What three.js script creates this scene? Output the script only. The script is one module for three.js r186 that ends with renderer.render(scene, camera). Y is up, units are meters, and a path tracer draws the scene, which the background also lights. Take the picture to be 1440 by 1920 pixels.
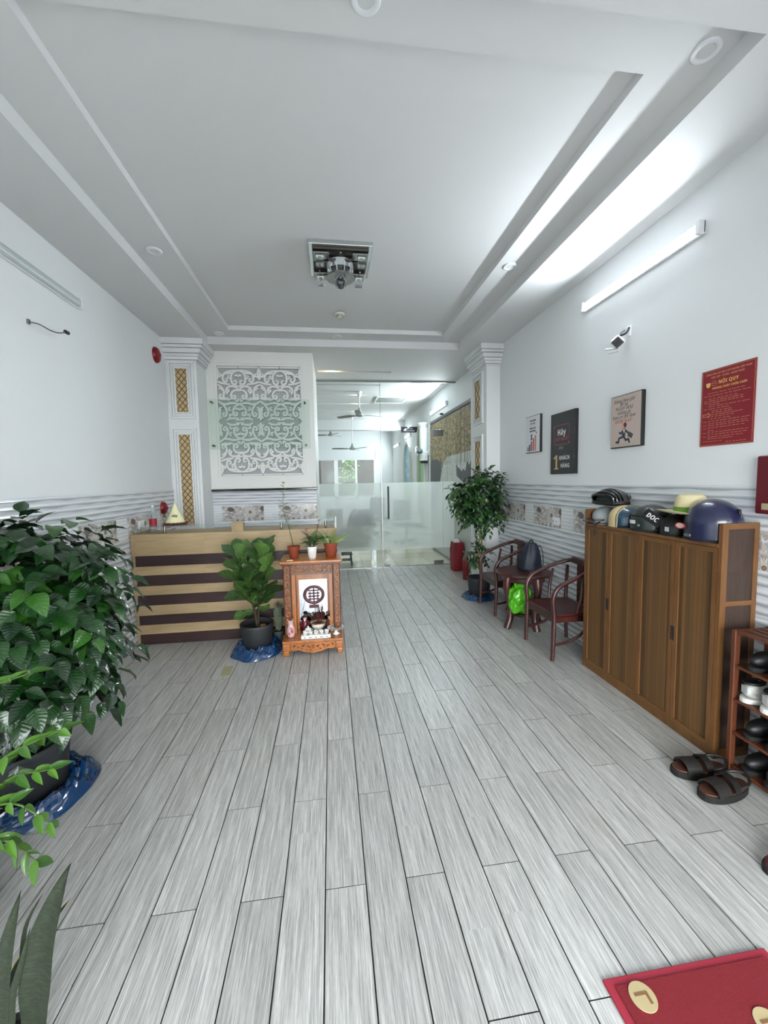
import * as THREE from 'three';
import { RoundedBoxGeometry } from 'three/addons/geometries/RoundedBoxGeometry.js';
import { mergeGeometries } from 'three/addons/utils/BufferGeometryUtils.js';
import { RectAreaLightUniformsLib } from 'three/addons/lights/RectAreaLightUniformsLib.js';
import { ImprovedNoise } from 'three/addons/math/ImprovedNoise.js';

// ---------------------------------------------------------------- camera, sky, large lights, exposure
RectAreaLightUniformsLib.init();
const scene = new THREE.Scene();
const renderer = new THREE.WebGLRenderer({ antialias: true });
renderer.toneMapping = THREE.LinearToneMapping;
renderer.toneMappingExposure = 1.92;
renderer.shadowMap.enabled = true;

const FOCAL = 755, YAW = 0.1304, PITCH = 0.0782, ROLL = -0.0198;
const camera = new THREE.PerspectiveCamera(2 * Math.atan(960 / FOCAL) * 180 / Math.PI, 1440 / 1920, 0.05, 100);
camera.position.set(0, 1.5, 0);
{
  const cy = Math.cos(YAW), sy = Math.sin(YAW), cp = Math.cos(PITCH), sp = Math.sin(PITCH), cr = Math.cos(ROLL), sr = Math.sin(ROLL);
  const mul = (a, b) => a.map((r) => [0, 1, 2].map((j) => r[0] * b[0][j] + r[1] * b[1][j] + r[2] * b[2][j]));
  const m = mul(mul([[cr, -sr, 0], [sr, cr, 0], [0, 0, 1]], [[1, 0, 0], [0, cp, -sp], [0, sp, cp]]), [[cy, 0, -sy], [0, 1, 0], [sy, 0, cy]]);
  const v = (r, s) => new THREE.Vector3(r[0] * s, -r[1] * s, -r[2] * s);
  camera.quaternion.setFromRotationMatrix(new THREE.Matrix4().makeBasis(v(m[0], 1), v(m[1], -1), v(m[2], -1)));
}
scene.background = new THREE.Color(0.95, 1.0, 1.03);            // overcast daylight outside the shop front and the far window
scene.backgroundIntensity = 9.8;

const TUBE_COLOR = new THREE.Color(0.85, 0.94, 1.0);
function areaLight(color, intensity, w, h, pos, target) {
  const l = new THREE.RectAreaLight(color, intensity, w, h);
  l.position.set(...pos); l.lookAt(...target); scene.add(l); return l;
}
const TUBE_POWER = 90, BACK_TUBE_POWER = 200;

// ---------------------------------------------------------------- helpers
let seed = 7;
const rnd = () => { seed = (seed + 0x6D2B79F5) | 0; let t = Math.imul(seed ^ (seed >>> 15), 1 | seed); t = (t + Math.imul(t ^ (t >>> 7), 61 | t)) ^ t; return ((t ^ (t >>> 14)) >>> 0) / 4294967296; };
const rr = (a, b) => a + (b - a) * rnd();
const noise = new ImprovedNoise();
const V = (x, y, z) => new THREE.Vector3(x, y, z);
const taken = {};
function numbered(n) { taken[n] = (taken[n] ?? -1) + 1; return taken[n] ? n + '_' + String(taken[n]).padStart(3, '0') : n; }
function clean(g) {
  g = g.index ? g.toNonIndexed() : g;
  for (const k of Object.keys(g.attributes)) if (!['position', 'normal', 'uv'].includes(k)) g.deleteAttribute(k);
  if (!g.attributes.uv) g.setAttribute('uv', new THREE.BufferAttribute(new Float32Array(g.attributes.position.count * 2), 2));
  if (!g.attributes.normal) g.computeVertexNormals();
  g.morphAttributes = {};
  return g;
}
const merge = (list) => (list.length === 1 ? list[0] : mergeGeometries(list.map(clean), false));
function mesh(name, geo, mat, parent) {
  const m = new THREE.Mesh(Array.isArray(geo) ? merge(geo) : geo, mat);
  m.castShadow = m.receiveShadow = true; m.name = name;
  if (parent) parent.add(m);
  return m;
}
function thing(name, label, category, pos = [0, 0, 0], turn = 0, group) {
  const o = new THREE.Group(); o.name = numbered(name); o.position.set(...pos); o.rotation.y = turn;
  o.userData = { label, category }; if (group) o.userData.group = group;
  scene.add(o); return o;
}
function single(name, geo, mat, label, category, pos = [0, 0, 0], turn = 0, group) {
  const m = mesh(numbered(name), geo, mat); m.position.set(...pos); m.rotation.y = turn;
  m.userData = { label, category }; if (group) m.userData.group = group;
  scene.add(m); return m;
}
function structure(name, label, category) {
  const o = new THREE.Group(); o.name = name; o.userData = { kind: 'structure', label, category }; scene.add(o); return o;
}
const bx = (w, h, d, x = 0, y = 0, z = 0) => new THREE.BoxGeometry(w, h, d).translate(x, y, z);
const span = (x0, x1, y0, y1, z0, z1) => bx(Math.abs(x1 - x0), Math.abs(y1 - y0), Math.abs(z1 - z0), (x0 + x1) / 2, (y0 + y1) / 2, (z0 + z1) / 2);
const rb = (w, h, d, r, x = 0, y = 0, z = 0) => new RoundedBoxGeometry(w, h, d, 2, Math.min(r, w / 2.01, h / 2.01, d / 2.01)).translate(x, y, z);
const cyl = (r0, r1, h, x = 0, y = 0, z = 0, n = 20) => new THREE.CylinderGeometry(r1, r0, h, n).translate(x, y, z);
const sph = (r, x = 0, y = 0, z = 0, sx = 1, sy = 1, sz = 1, n = 16) => new THREE.SphereGeometry(r, n, Math.ceil(n * 0.7)).scale(sx, sy, sz).translate(x, y, z);
const lathe = (pts, n = 28) => new THREE.LatheGeometry(pts.map((p) => new THREE.Vector2(p[0], p[1])), n);
const curve = (pts, closed = false) => new THREE.CatmullRomCurve3(pts.map((p) => V(...p)), closed, 'centripetal');
const tube = (pts, r, n = 20, k = 8, closed = false) => new THREE.TubeGeometry(curve(pts, closed), n, r, k, closed);
function bar(a, b, r0, r1 = r0, n = 10) {
  const A = V(...a), B = V(...b), d = B.clone().sub(A), L = d.length();
  const g = new THREE.CylinderGeometry(r1, r0, L, n);
  g.applyQuaternion(new THREE.Quaternion().setFromUnitVectors(V(0, 1, 0), d.normalize()));
  return g.translate((A.x + B.x) / 2, (A.y + B.y) / 2, (A.z + B.z) / 2);
}
// a tube whose radius changes along the path: rs is a list of radii
function taperTube(pts, rs, n = 16, k = 8) {
  const c = curve(pts), g = new THREE.TubeGeometry(c, n, 1, k, false), p = g.attributes.position;
  for (let i = 0; i <= n; i++) {
    const t = i / n, f = t * (rs.length - 1), a = Math.floor(Math.min(f, rs.length - 1.001)), r = rs[a] + (rs[a + 1] - rs[a]) * (f - a), o = c.getPointAt(t);
    for (let j = 0; j <= k; j++) { const q = i * (k + 1) + j; p.setXYZ(q, o.x + (p.getX(q) - o.x) * r, o.y + (p.getY(q) - o.y) * r, o.z + (p.getZ(q) - o.z) * r); }
  }
  g.computeVertexNormals(); return g;
}
function extrude(pts, depth, bevel = 0, holes = []) {
  const s = new THREE.Shape(pts.map((p) => new THREE.Vector2(p[0], p[1])));
  for (const h of holes) s.holes.push(new THREE.Path(h.map((p) => new THREE.Vector2(p[0], p[1]))));
  return new THREE.ExtrudeGeometry(s, { depth, bevelEnabled: bevel > 0, bevelSize: bevel, bevelThickness: bevel, bevelSegments: 2, curveSegments: 8 });
}
// flat strip of constant width along a polyline in the xy plane, raised to +z
function ribbon(pts, w, d, taper = 0) {
  const n = pts.length, P = [], I = [];
  for (let i = 0; i < n; i++) {
    const a = pts[Math.max(0, i - 1)], b = pts[Math.min(n - 1, i + 1)], L = Math.hypot(b[0] - a[0], b[1] - a[1]) || 1;
    const ww = w * (1 - taper * Math.pow(Math.abs(i / (n - 1) * 2 - 1), 2)) / 2, nx = -(b[1] - a[1]) / L * ww, ny = (b[0] - a[0]) / L * ww;
    P.push(pts[i][0] + nx, pts[i][1] + ny, 0, pts[i][0] + nx, pts[i][1] + ny, d, pts[i][0] - nx, pts[i][1] - ny, d, pts[i][0] - nx, pts[i][1] - ny, 0);
  }
  for (let i = 0; i < n - 1; i++) { const o = i * 4; for (let k = 0; k < 3; k++) I.push(o + k, o + 4 + k, o + k + 1, o + k + 1, o + 4 + k, o + 5 + k); }
  I.push(0, 1, 2, 0, 2, 3); const e = (n - 1) * 4; I.push(e, e + 2, e + 1, e, e + 3, e + 2);
  const g = new THREE.BufferGeometry(); g.setAttribute('position', new THREE.Float32BufferAttribute(P, 3)); g.setIndex(I);
  const h = g.toNonIndexed(); h.computeVertexNormals(); return clean(h);
}
function warp(g, fn) {
  const p = g.attributes.position;
  for (let i = 0; i < p.count; i++) { const r = fn(p.getX(i), p.getY(i), p.getZ(i)); p.setXYZ(i, r[0], r[1], r[2]); }
  g.computeVertexNormals(); return g;
}
function canvasTex(w, h, draw, srgb = true) {
  const c = document.createElement('canvas'); c.width = w; c.height = h; draw(c.getContext('2d'), w, h);
  const t = new THREE.CanvasTexture(c); if (srgb) t.colorSpace = THREE.SRGBColorSpace; t.anisotropy = 8; return t;
}
function dataTex(w, h, fn, srgb = true) {
  const d = new Uint8Array(w * h * 4);
  for (let y = 0; y < h; y++) for (let x = 0; x < w; x++) { const c = fn(x, y), i = (y * w + x) * 4; d[i] = c[0]; d[i + 1] = c[1] ?? c[0]; d[i + 2] = c[2] ?? c[0]; d[i + 3] = 255; }
  const t = new THREE.DataTexture(d, w, h); t.magFilter = THREE.LinearFilter; t.minFilter = THREE.LinearMipmapLinearFilter; t.generateMipmaps = true; t.wrapS = t.wrapT = THREE.RepeatWrapping;
  if (srgb) t.colorSpace = THREE.SRGBColorSpace; t.needsUpdate = true; return t;
}
const std = (color, roughness = 0.6, extra = {}) => new THREE.MeshStandardMaterial({ color, roughness, ...extra });
const phys = (color, roughness = 0.5, extra = {}) => new THREE.MeshPhysicalMaterial({ color, roughness, ...extra });
// box mapping with uv in metres (s = metres per repeat)
function boxUV(g, s = 1, rot = false) {
  g = g.index ? g.toNonIndexed() : g; const p = g.attributes.position, n = g.attributes.normal, uv = new Float32Array(p.count * 2);
  for (let i = 0; i < p.count; i++) {
    const ax = Math.abs(n.getX(i)), ay = Math.abs(n.getY(i)), az = Math.abs(n.getZ(i)); let u, v;
    if (ax >= ay && ax >= az) { u = p.getZ(i); v = p.getY(i); } else if (ay >= az) { u = p.getX(i); v = p.getZ(i); } else { u = p.getX(i); v = p.getY(i); }
    if (rot) [u, v] = [v, u];
    uv[2 * i] = u / s; uv[2 * i + 1] = v / s;
  }
  g.setAttribute('uv', new THREE.BufferAttribute(uv, 2)); return g;
}

// ---------------------------------------------------------------- materials
const woodTex = (base, dark, streak, w = 256, h = 512) => dataTex(w, h, (x, y) => {
  const a = noise.noise(x * 0.11, y * 0.006, 1.7), b = noise.noise(x * 0.5, y * 0.018, 8.2), c = noise.noise(x * 0.03, y * 0.004, 4.4);
  const t = Math.max(0, Math.min(1, 0.5 + a * 0.35 + b * streak + c * 0.4));
  return base.map((v, i) => v + (dark[i] - v) * t);
});
const M = {
  wall: std('#e2e4e5', 0.62, { bumpMap: dataTex(256, 256, (x, y) => [128 + 60 * noise.noise(x * 0.13, y * 0.13, 3) + 40 * noise.noise(x * 0.4, y * 0.4, 9)], false), bumpScale: 0.0006 }),
  ceiling: std('#d6d6d6', 0.7),
  moulding: std('#dfe0e0', 0.5),
  white: std('#e4e6e8', 0.4),
  whitePlastic: std('#e2e4e6', 0.35),
  panelWhite: std('#e2e2de', 0.5),
  panelBack: std('#a8adae', 0.6),
  grout: std('#15120f', 0.9),
  blackStone: phys('#0b0b0d', 0.12),
  gold: std('#bda780', 0.45, { metalness: 0.15 }),
  goldCord: std('#6d5226', 0.5, { metalness: 0.3 }),
  chrome: std('#cfd2d4', 0.08, { metalness: 1 }),
  steel: std('#9a9a9a', 0.25, { metalness: 1 }),
  darkSteel: std('#4b4844', 0.35, { metalness: 0.9 }),
  glass: phys('#fafdfc', 0.0, { transmission: 1, thickness: 0, ior: 1.16 }),
  greenGlass: phys('#f7fbf9', 0.0, { transmission: 1, thickness: 0, ior: 1.25 }),
  frost: phys('#f8faf9', 0.62, { transmission: 1, thickness: 0, ior: 1.2 }),
  crystal: phys('#f4f8fa', 0.0, { transmission: 1, thickness: 0.05, ior: 1.5 }),
  mirror: std('#a6a8ae', 0.03, { metalness: 1 }),
  black: std('#0c0c0d', 0.5),
  blackGloss: phys('#0a0a0c', 0.15, { clearcoat: 1, clearcoatRoughness: 0.08 }),
  rubber: std('#121110', 0.8),
  red: std('#8a0f16', 0.45),
  redPlastic: phys('#7a0a10', 0.3),
  soil: std('#1c130c', 1),
  terracotta: std('#873a20', 0.75),
  potBlack: std('#26282b', 0.6),
  bluePlastic: phys('#0b3f77', 0.28, { clearcoat: 0.4 }),
  oak: std('#ffffff', 0.5, { map: woodTex([176, 153, 117], [150, 127, 92], 0.22) }),
  wenge: std('#ffffff', 0.45, { map: woodTex([60, 36, 35], [36, 20, 20], 0.3) }),
  altarWood: phys('#ffffff', 0.35, { map: woodTex([184, 108, 30], [130, 70, 14], 0.2), clearcoat: 0.6, clearcoatRoughness: 0.2 }),
  altarDark: phys('#ffffff', 0.4, { map: woodTex([116, 62, 18], [68, 32, 9], 0.2), clearcoat: 0.4 }),
  mahogany: phys('#ffffff', 0.4, { map: woodTex([80, 27, 19], [42, 13, 9], 0.2), clearcoat: 0.3, clearcoatRoughness: 0.25 }),
  bambooFrame: std('#ffffff', 0.5, { map: woodTex([122, 83, 43], [96, 62, 30], 0.2) }),
  rackWood: std('#ffffff', 0.5, { map: woodTex([104, 54, 27], [72, 34, 15], 0.2) }),
  tubeGlow: std('#ffffff', 0.5, { emissive: TUBE_COLOR, emissiveIntensity: 2.6 }),
  porcelain: phys('#e6e3de', 0.15, { clearcoat: 0.8 }),
};

// ---------------------------------------------------------------- the setting
const XL = -1.86, XR = 2.18, CEIL = 3.165, ZG = -6.85, ZF = 1.9, ZEND = -14;

// floor: grey wood-look porcelain planks, half-bond, laid lengthwise
const floor = structure('floor', 'grey wood-look plank floor with dark joints', 'floor');
{
  mesh('screed', span(XL - 0.1, XR + 0.1, -0.15, -0.004, ZF, ZG), M.grout, floor);
  const grainAt = (x, y, o) => {
    const fine = noise.noise(x * 0.42, y * 0.016, 2.1 + o), mid = noise.noise(x * 0.21, y * 0.009, 5.5 + o), coarse = noise.noise(x * 0.05, y * 0.007, 9.1 + o), speck = noise.noise(x * 0.6, y * 0.07, 1.3 + o);
    return 0.6 * fine + 0.55 * mid + 0.32 * coarse + 0.3 * speck;
  };
  const grain = dataTex(1024, 1024, (x, y) => { const t = grainAt(x, y, 0), v = 174 + 54 * t; return [v, v - 0.5, v - 4]; });
  const relief = dataTex(1024, 1024, (x, y) => [128 + 110 * grainAt(x, y, 0)], false);
  const mats = [[1, 1, 1], [0.93, 0.93, 0.93], [1.05, 1.05, 1.05], [0.97, 0.965, 0.955]].map((c) => new THREE.MeshStandardMaterial({ color: new THREE.Color(...c), map: grain, roughness: 0.3, bumpMap: relief, bumpScale: 0.0009 }));
  const PW = 0.1507, PL = 0.8655, gap = 0.0048, cache = {}, rest = [];
  const plankGeo = (w, l, v) => {
    const key = [w.toFixed(4), l.toFixed(4), v].join();
    return cache[key] ??= boxUVPlank(bx(w, 0.012, l, 0, -0.006, 0), v);
  };
  function boxUVPlank(g, v) {
    const p = g.attributes.position, uv = g.attributes.uv;
    for (let i = 0; i < p.count; i++) uv.setXY(i, p.getX(i) / 0.75 + v * 0.37, p.getZ(i) / 1.6 + v * 0.29);
    return g;
  }
  let nPlank = 0;
  for (let n = -12; n <= 15; n++) {
    const x0 = Math.max(XL, -0.063 + PW * n), x1 = Math.min(XR, -0.063 + PW * (n + 1)); if (x1 - x0 < 0.01) continue;
    const off = n % 2 === 0 ? 1.392 : 1.8255;
    for (let k = -5; k < 9; k++) {
      const d0 = Math.max(-ZF, off + PL * k), d1 = Math.min(-ZG, off + PL * (k + 1)); if (d1 - d0 < 0.01) continue;
      const w = x1 - x0 - gap, l = d1 - d0 - gap, v = Math.floor(rnd() * 6), g = plankGeo(w, l, v), cx = (x0 + x1) / 2, cz = -(d0 + d1) / 2;
      if (d1 > 0.55 && nPlank < 296) { const m = mesh('plank', g, mats[Math.floor(rnd() * 4)], floor); m.position.set(cx, 0, cz); nPlank++; }
      else rest.push(g.clone().translate(cx, 0, cz));
    }
  }
  const r = mesh('planks_behind', rest, mats[0], floor); r.userData.kind = 'stuff';
}

// glazed wavy dado tiles
const DADO_TOP = 1.435, ROW_TOP = 1.205, ROW_BOT = 1.0, TILE_W = 0.72;
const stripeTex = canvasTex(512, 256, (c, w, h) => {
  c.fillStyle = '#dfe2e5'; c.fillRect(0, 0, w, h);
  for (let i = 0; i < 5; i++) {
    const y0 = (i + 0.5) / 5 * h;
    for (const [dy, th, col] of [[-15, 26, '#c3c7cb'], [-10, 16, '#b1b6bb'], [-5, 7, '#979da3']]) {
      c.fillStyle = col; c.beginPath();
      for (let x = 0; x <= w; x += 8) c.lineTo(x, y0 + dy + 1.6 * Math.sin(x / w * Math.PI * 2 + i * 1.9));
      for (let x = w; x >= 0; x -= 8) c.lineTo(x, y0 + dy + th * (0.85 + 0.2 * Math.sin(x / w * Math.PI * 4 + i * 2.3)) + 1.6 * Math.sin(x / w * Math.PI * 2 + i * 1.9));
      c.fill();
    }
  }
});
const flowerTex = canvasTex(1024, 292, (c, w, h) => {
  c.fillStyle = '#dde0e2'; c.fillRect(0, 0, w, h);
  for (let i = 0; i < 6; i++) { c.fillStyle = '#c9cdd1'; c.fillRect(0, h * (i + 0.62) / 6, w, 7); c.fillStyle = '#eceef0'; c.fillRect(0, h * (i + 0.2) / 6, w, 10); }
  const s0 = seed; seed = 41;
  for (let i = 0; i < 420; i++) {                                // print that breaks up into separate leaves and twigs towards one side
    const x = w * (1 - Math.pow(rnd(), 1.5) * 0.72), y = h * rnd(); c.fillStyle = ['#aaa19a', '#958b83', '#b5aea7', '#c4beb8', '#857b73'][Math.floor(rnd() * 5)];
    c.globalAlpha = 0.4; c.beginPath(); c.ellipse(x, y, 14 + 34 * rnd(), 8 + 18 * rnd(), rnd() * 3.1, 0, 7); c.fill(); c.globalAlpha = 1;
  }
  c.fillStyle = '#6b625b'; c.beginPath(); c.ellipse(w * 0.98, h * 0.2, 40, 45, 0.3, 0, 7); c.fill(); c.beginPath(); c.ellipse(w * 0.42, h * 0.22, 60, 42, 0.2, 0, 7); c.fill();
  for (const [fx, fy, R] of [[0.76, 0.42, 118], [0.97, 0.86, 86], [0.53, 0.92, 80]]) {
    for (let i = 0; i < 22; i++) {
      const a = i / 22 * 6.283 + 0.1; c.fillStyle = i % 2 ? '#d2cec9' : '#c2bcb5'; c.beginPath();
      c.ellipse(w * fx + Math.cos(a) * R * 0.6, h * fy + Math.sin(a) * R * 0.6, R * 0.42, R * 0.1, a, 0, 7); c.fill();
    }
    c.fillStyle = '#786a5d'; c.beginPath(); c.arc(w * fx, h * fy, R * 0.24, 0, 7); c.fill(); c.fillStyle = '#978571'; c.beginPath(); c.arc(w * fx, h * fy, R * 0.12, 0, 7); c.fill();
  }
  c.strokeStyle = '#9a948d'; c.lineWidth = 3; for (let i = 0; i < 9; i++) { c.beginPath(); c.moveTo(w * (0.2 + 0.05 * i), h); c.bezierCurveTo(w * (0.22 + 0.05 * i), h * 0.8, w * (0.1 + 0.06 * i), h * 0.7, w * (0.2 + 0.06 * i), h * (0.3 + 0.3 * rnd())); c.stroke(); }
  seed = s0;
});
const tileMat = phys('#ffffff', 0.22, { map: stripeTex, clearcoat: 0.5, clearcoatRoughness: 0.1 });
const decorMat = phys('#ffffff', 0.2, { map: flowerTex, clearcoat: 0.4 });
const tileCache = {};
function wavyTile(w, h, u0) {
  const key = w.toFixed(3) + h.toFixed(3) + u0.toFixed(2);
  return tileCache[key] ??= (() => {
    const nx = Math.max(2, Math.round(w / 0.06)), ny = 25, g = new THREE.PlaneGeometry(w - 0.001, h - 0.001, nx, ny), p = g.attributes.position, uv = g.attributes.uv;
    for (let i = 0; i < p.count; i++) {
      const u = u0 + (p.getX(i) / w + 0.5) * w / TILE_W, v = p.getY(i) / h + 0.5, r = v * 5, k = Math.floor(r);
      const ph = (r + 0.04 * Math.sin(u * Math.PI * 2)) * Math.PI * 2;
      p.setZ(i, 0.003 + 0.006 * (0.5 - 0.5 * Math.cos(ph)) ** 0.7); uv.setXY(i, u, v);
    }
    g.computeVertexNormals(); return g;
  })();
}
// along: from a (image left as one faces the wall) to b; edge: where a decor tile's right edge falls; toWorld(s) gives [x, z]
function dado(parent, len, edge, place, turn, top = DADO_TOP) {
  let s = edge % TILE_W; if (s > 0) s -= TILE_W;
  for (; s < len - 0.005; s += TILE_W) {
    const a = Math.max(0, s), b = Math.min(len, s + TILE_W); if (b - a < 0.02) continue;
    const w = b - a, u0 = (a - s) / TILE_W, mid = (a + b) / 2, [x, z] = place(mid);
    const put = (m, y) => { m.position.set(x, y, z); m.rotation.y = turn; };
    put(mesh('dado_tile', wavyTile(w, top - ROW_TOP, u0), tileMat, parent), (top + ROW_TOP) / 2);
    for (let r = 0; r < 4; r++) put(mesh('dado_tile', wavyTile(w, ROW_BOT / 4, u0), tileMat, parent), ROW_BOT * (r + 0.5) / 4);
    const g = bx(w - 0.002, ROW_TOP - ROW_BOT - 0.002, 0.012), uv = g.attributes.uv;
    for (let i = 0; i < uv.count; i++) uv.setX(i, u0 + uv.getX(i) * w / TILE_W);
    put(mesh('flower_tile', g, decorMat, parent), (ROW_TOP + ROW_BOT) / 2);
  }
}
const wl = structure('wall_left', 'white left wall with wavy grey and white tiled dado', 'wall');
mesh('plaster', span(XL - 0.12, XL, 0, 3.5, ZF, ZEND), M.wall, wl);
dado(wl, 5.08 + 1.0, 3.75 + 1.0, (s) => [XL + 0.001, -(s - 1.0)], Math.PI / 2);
const wr = structure('wall_right', 'white right wall with wavy grey and white tiled dado', 'wall');
mesh('plaster', span(XR, XR + 0.12, 0, 3.5, ZF, ZEND), M.wall, wr);
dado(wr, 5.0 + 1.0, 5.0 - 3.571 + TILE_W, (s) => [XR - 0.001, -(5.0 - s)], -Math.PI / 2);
mesh('dado_cap', [span(XR - 0.008, XR, DADO_TOP, DADO_TOP + 0.006, 1, -5)], M.white, wr);
mesh('dado_cap', [span(XL, XL + 0.008, DADO_TOP, DADO_TOP + 0.006, 1, -5.08)], M.white, wl);

// unseen shop front behind the camera; opening sized and placed to steer daylight
const wf = structure('wall_front', 'unseen front wall with the wide open shop entrance, sized to steer daylight', 'wall');
mesh('plaster', [span(XL - 0.12, XR + 0.12, 2.3, 3.5, ZF, ZF + 0.2), span(XL - 0.12, -0.85, 0, 2.3, ZF, ZF + 0.2), span(1.95, XR + 0.12, 0, 2.3, ZF, ZF + 0.2)], M.wall, wf);
const street = structure('ground_outside', 'grey paved street outside the entrance', 'ground');
mesh('paving', span(-15, 15, -0.3, -0.1, ZF, 18), std('#5f5e5b', 0.9), street);

// stepped tray ceiling
const ceil = structure('ceiling', 'white stepped tray ceiling with two recessed borders', 'ceiling');
{
  const X0 = -1.404, X1 = 1.697, Z0 = -1.46, Z1 = -5.18, Y1 = 3.253, x0 = -1.108, x1 = 1.416, z0 = -1.74, z1 = -4.94, Y2 = 3.302, T = 3.5;
  mesh('lower_border', [span(XL, X0, CEIL, T, ZF, ZG), span(X1, XR, CEIL, T, ZF, ZG), span(X0, X1, CEIL, T, ZF, Z0)], M.ceiling, ceil);
  mesh('rear_soffit', [span(X0, X1, CEIL, T, Z1, -6.26), span(X0, X1, CEIL, T, -6.34, ZG), span(X0, -0.14, CEIL, T, -6.26, -6.34), span(0.98, X1, CEIL, T, -6.26, -6.34), span(-0.14, 0.98, CEIL + 0.06, T, -6.26, -6.34)], M.ceiling, ceil);
  mesh('step_border', [span(X0, x0, Y1, T, Z0, Z1), span(x1, X1, Y1, T, Z0, Z1), span(x0, x1, Y1, T, Z0, z0), span(x0, x1, Y1, T, z1, Z1)], M.ceiling, ceil);
  mesh('centre_panel', span(x0, x1, Y2, T, z0, z1), M.ceiling, ceil);
  // back-room ceiling with lamp slots across it
  const YB = 3.225, slots = [-7.4, -8.27, -9.2, -10.2], sx0 = -0.6, sx1 = 0.95, geos = [span(XL, sx0, YB, T, ZG, ZEND), span(sx1, XR, YB, T, ZG, ZEND)];
  let z = ZG;
  for (const s of slots) { geos.push(span(sx0, sx1, YB, T, z, s + 0.03), span(sx0, sx1, YB + 0.07, T, s + 0.03, s - 0.03)); z = s - 0.03; }
  geos.push(span(sx0, sx1, YB, T, z, ZEND), span(XL, XR, 2.95, YB, -11.6, -11.9));
  mesh('back_room_ceiling', geos, M.ceiling, ceil);
  mesh('roof', span(XL - 0.2, XR + 0.2, T, T + 0.15, ZF + 0.2, ZEND - 0.2), M.ceiling, ceil);
}

// back wall with carved screen, stone ledge and tiled foot
const PX0 = -1.518, PX1 = -0.185, PZ = -5.48;
const wb = structure('wall_back', 'white back wall with tiled foot below a black stone ledge', 'wall');
mesh('plaster', [span(XL, PX1, 0, 3.5, PZ - 0.001, PZ - 0.14), span(PX1 - 0.12, PX1, 0, 3.5, PZ - 0.14, ZG)], M.panelWhite, wb);
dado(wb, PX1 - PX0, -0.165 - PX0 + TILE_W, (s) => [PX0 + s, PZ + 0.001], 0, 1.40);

function pilaster(name, label, front, parts) { const o = thing(name, label, 'pilaster'); for (const p of parts) p(o); return o; }
function cornice(o, x0, x1, z0, z1, ox0, ox1, oz) {               // steps grow outwards to the free sides
  [[2.925, 0.018, 0.012], [2.945, 0.035, 0.03], [2.98, 0.03, 0.045], [3.012, 0.05, 0.075], [3.065, 0.03, 0.1], [3.098, 0.067, 0.115]].forEach(([y, h, e]) =>
    mesh('cornice_step', span(x0 - ox0 * e, x1 + ox1 * e, y, y + h - 0.002, z0 + oz * e, z1 + 0.062), M.moulding, o));
}
function goldInset(o, w, h, place) {                              // gold quilted panel with crossed cords in nested mouldings
  const q = new THREE.Group(); q.name = 'quilted_inset'; place(q); o.add(q);
  mesh('cloth', bx(w, h, 0.006, 0, 0, 0.003), M.gold, q);
  const cords = [], step = w / 2;
  for (let y = -h / 2 - w; y < h / 2; y += step * 1.25) for (const s of [-1, 1]) {
    let a = [-w / 2 * s, y], b = [w / 2 * s, y + w * 1.25]; const cl = (p, r) => { const t = (Math.max(-h / 2, Math.min(h / 2, p[1])) - a[1]) / (b[1] - a[1]); return [a[0] + (b[0] - a[0]) * t, a[1] + (b[1] - a[1]) * t]; };
    const A = cl(a), B = cl(b); if (Math.abs(B[1] - A[1]) > 0.01) cords.push(bar([A[0], A[1], 0.007], [B[0], B[1], 0.007], 0.004, 0.004, 5));
  }
  mesh('cord', cords, M.goldCord, q);
  for (const [e, t, d] of [[0.0, 0.016, 0.02], [0.03, 0.014, 0.013], [0.058, 0.02, 0.024]]) {
    const W = w + 2 * e, H = h + 2 * e;
    mesh('moulding', [bx(t, H + 2 * t, d, -W / 2 - t / 2, 0, d / 2), bx(t, H + 2 * t, d, W / 2 + t / 2, 0, d / 2), bx(W, t, d, 0, H / 2 + t / 2, d / 2), bx(W, t, d, 0, -H / 2 - t / 2, d / 2)], M.moulding, q);
  }
}
{
  const o = thing('pilaster', 'white pilaster beside the carved screen, gold insets facing the entrance', 'pilaster', [0, 0, 0], 0);
  mesh('shaft', span(XL, PX0, 0, 2.925, -5.08, PZ - 0.0), M.moulding, o);
  cornice(o, XL, PX0, -5.08, PZ, 0, 1, 1);
  goldInset(o, 0.125, 0.5, (q) => q.position.set(-1.69, 2.595, -5.08));
  goldInset(o, 0.125, 1.05, (q) => q.position.set(-1.69, 1.56, -5.08));
}
{
  const o = thing('pilaster', 'white pilaster beside the collage mural, gold insets facing the room', 'pilaster', [0, 0, 0], 0);
  mesh('shaft', span(2.0, XR, 0, 2.925, -5.0, -5.58), M.moulding, o);
  cornice(o, 2.0, XR, -5.0, -5.58, 1, 0, 1);
  goldInset(o, 0.22, 0.5, (q) => { q.position.set(2.0, 2.55, -5.29); q.rotation.y = -Math.PI / 2; });
  goldInset(o, 0.22, 1.0, (q) => { q.position.set(2.0, 1.5, -5.29); q.rotation.y = -Math.PI / 2; });
  goldInset(o, 0.22, 0.5, (q) => { q.position.set(2.0, 0.5, -5.29); q.rotation.y = -Math.PI / 2; });
}
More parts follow.
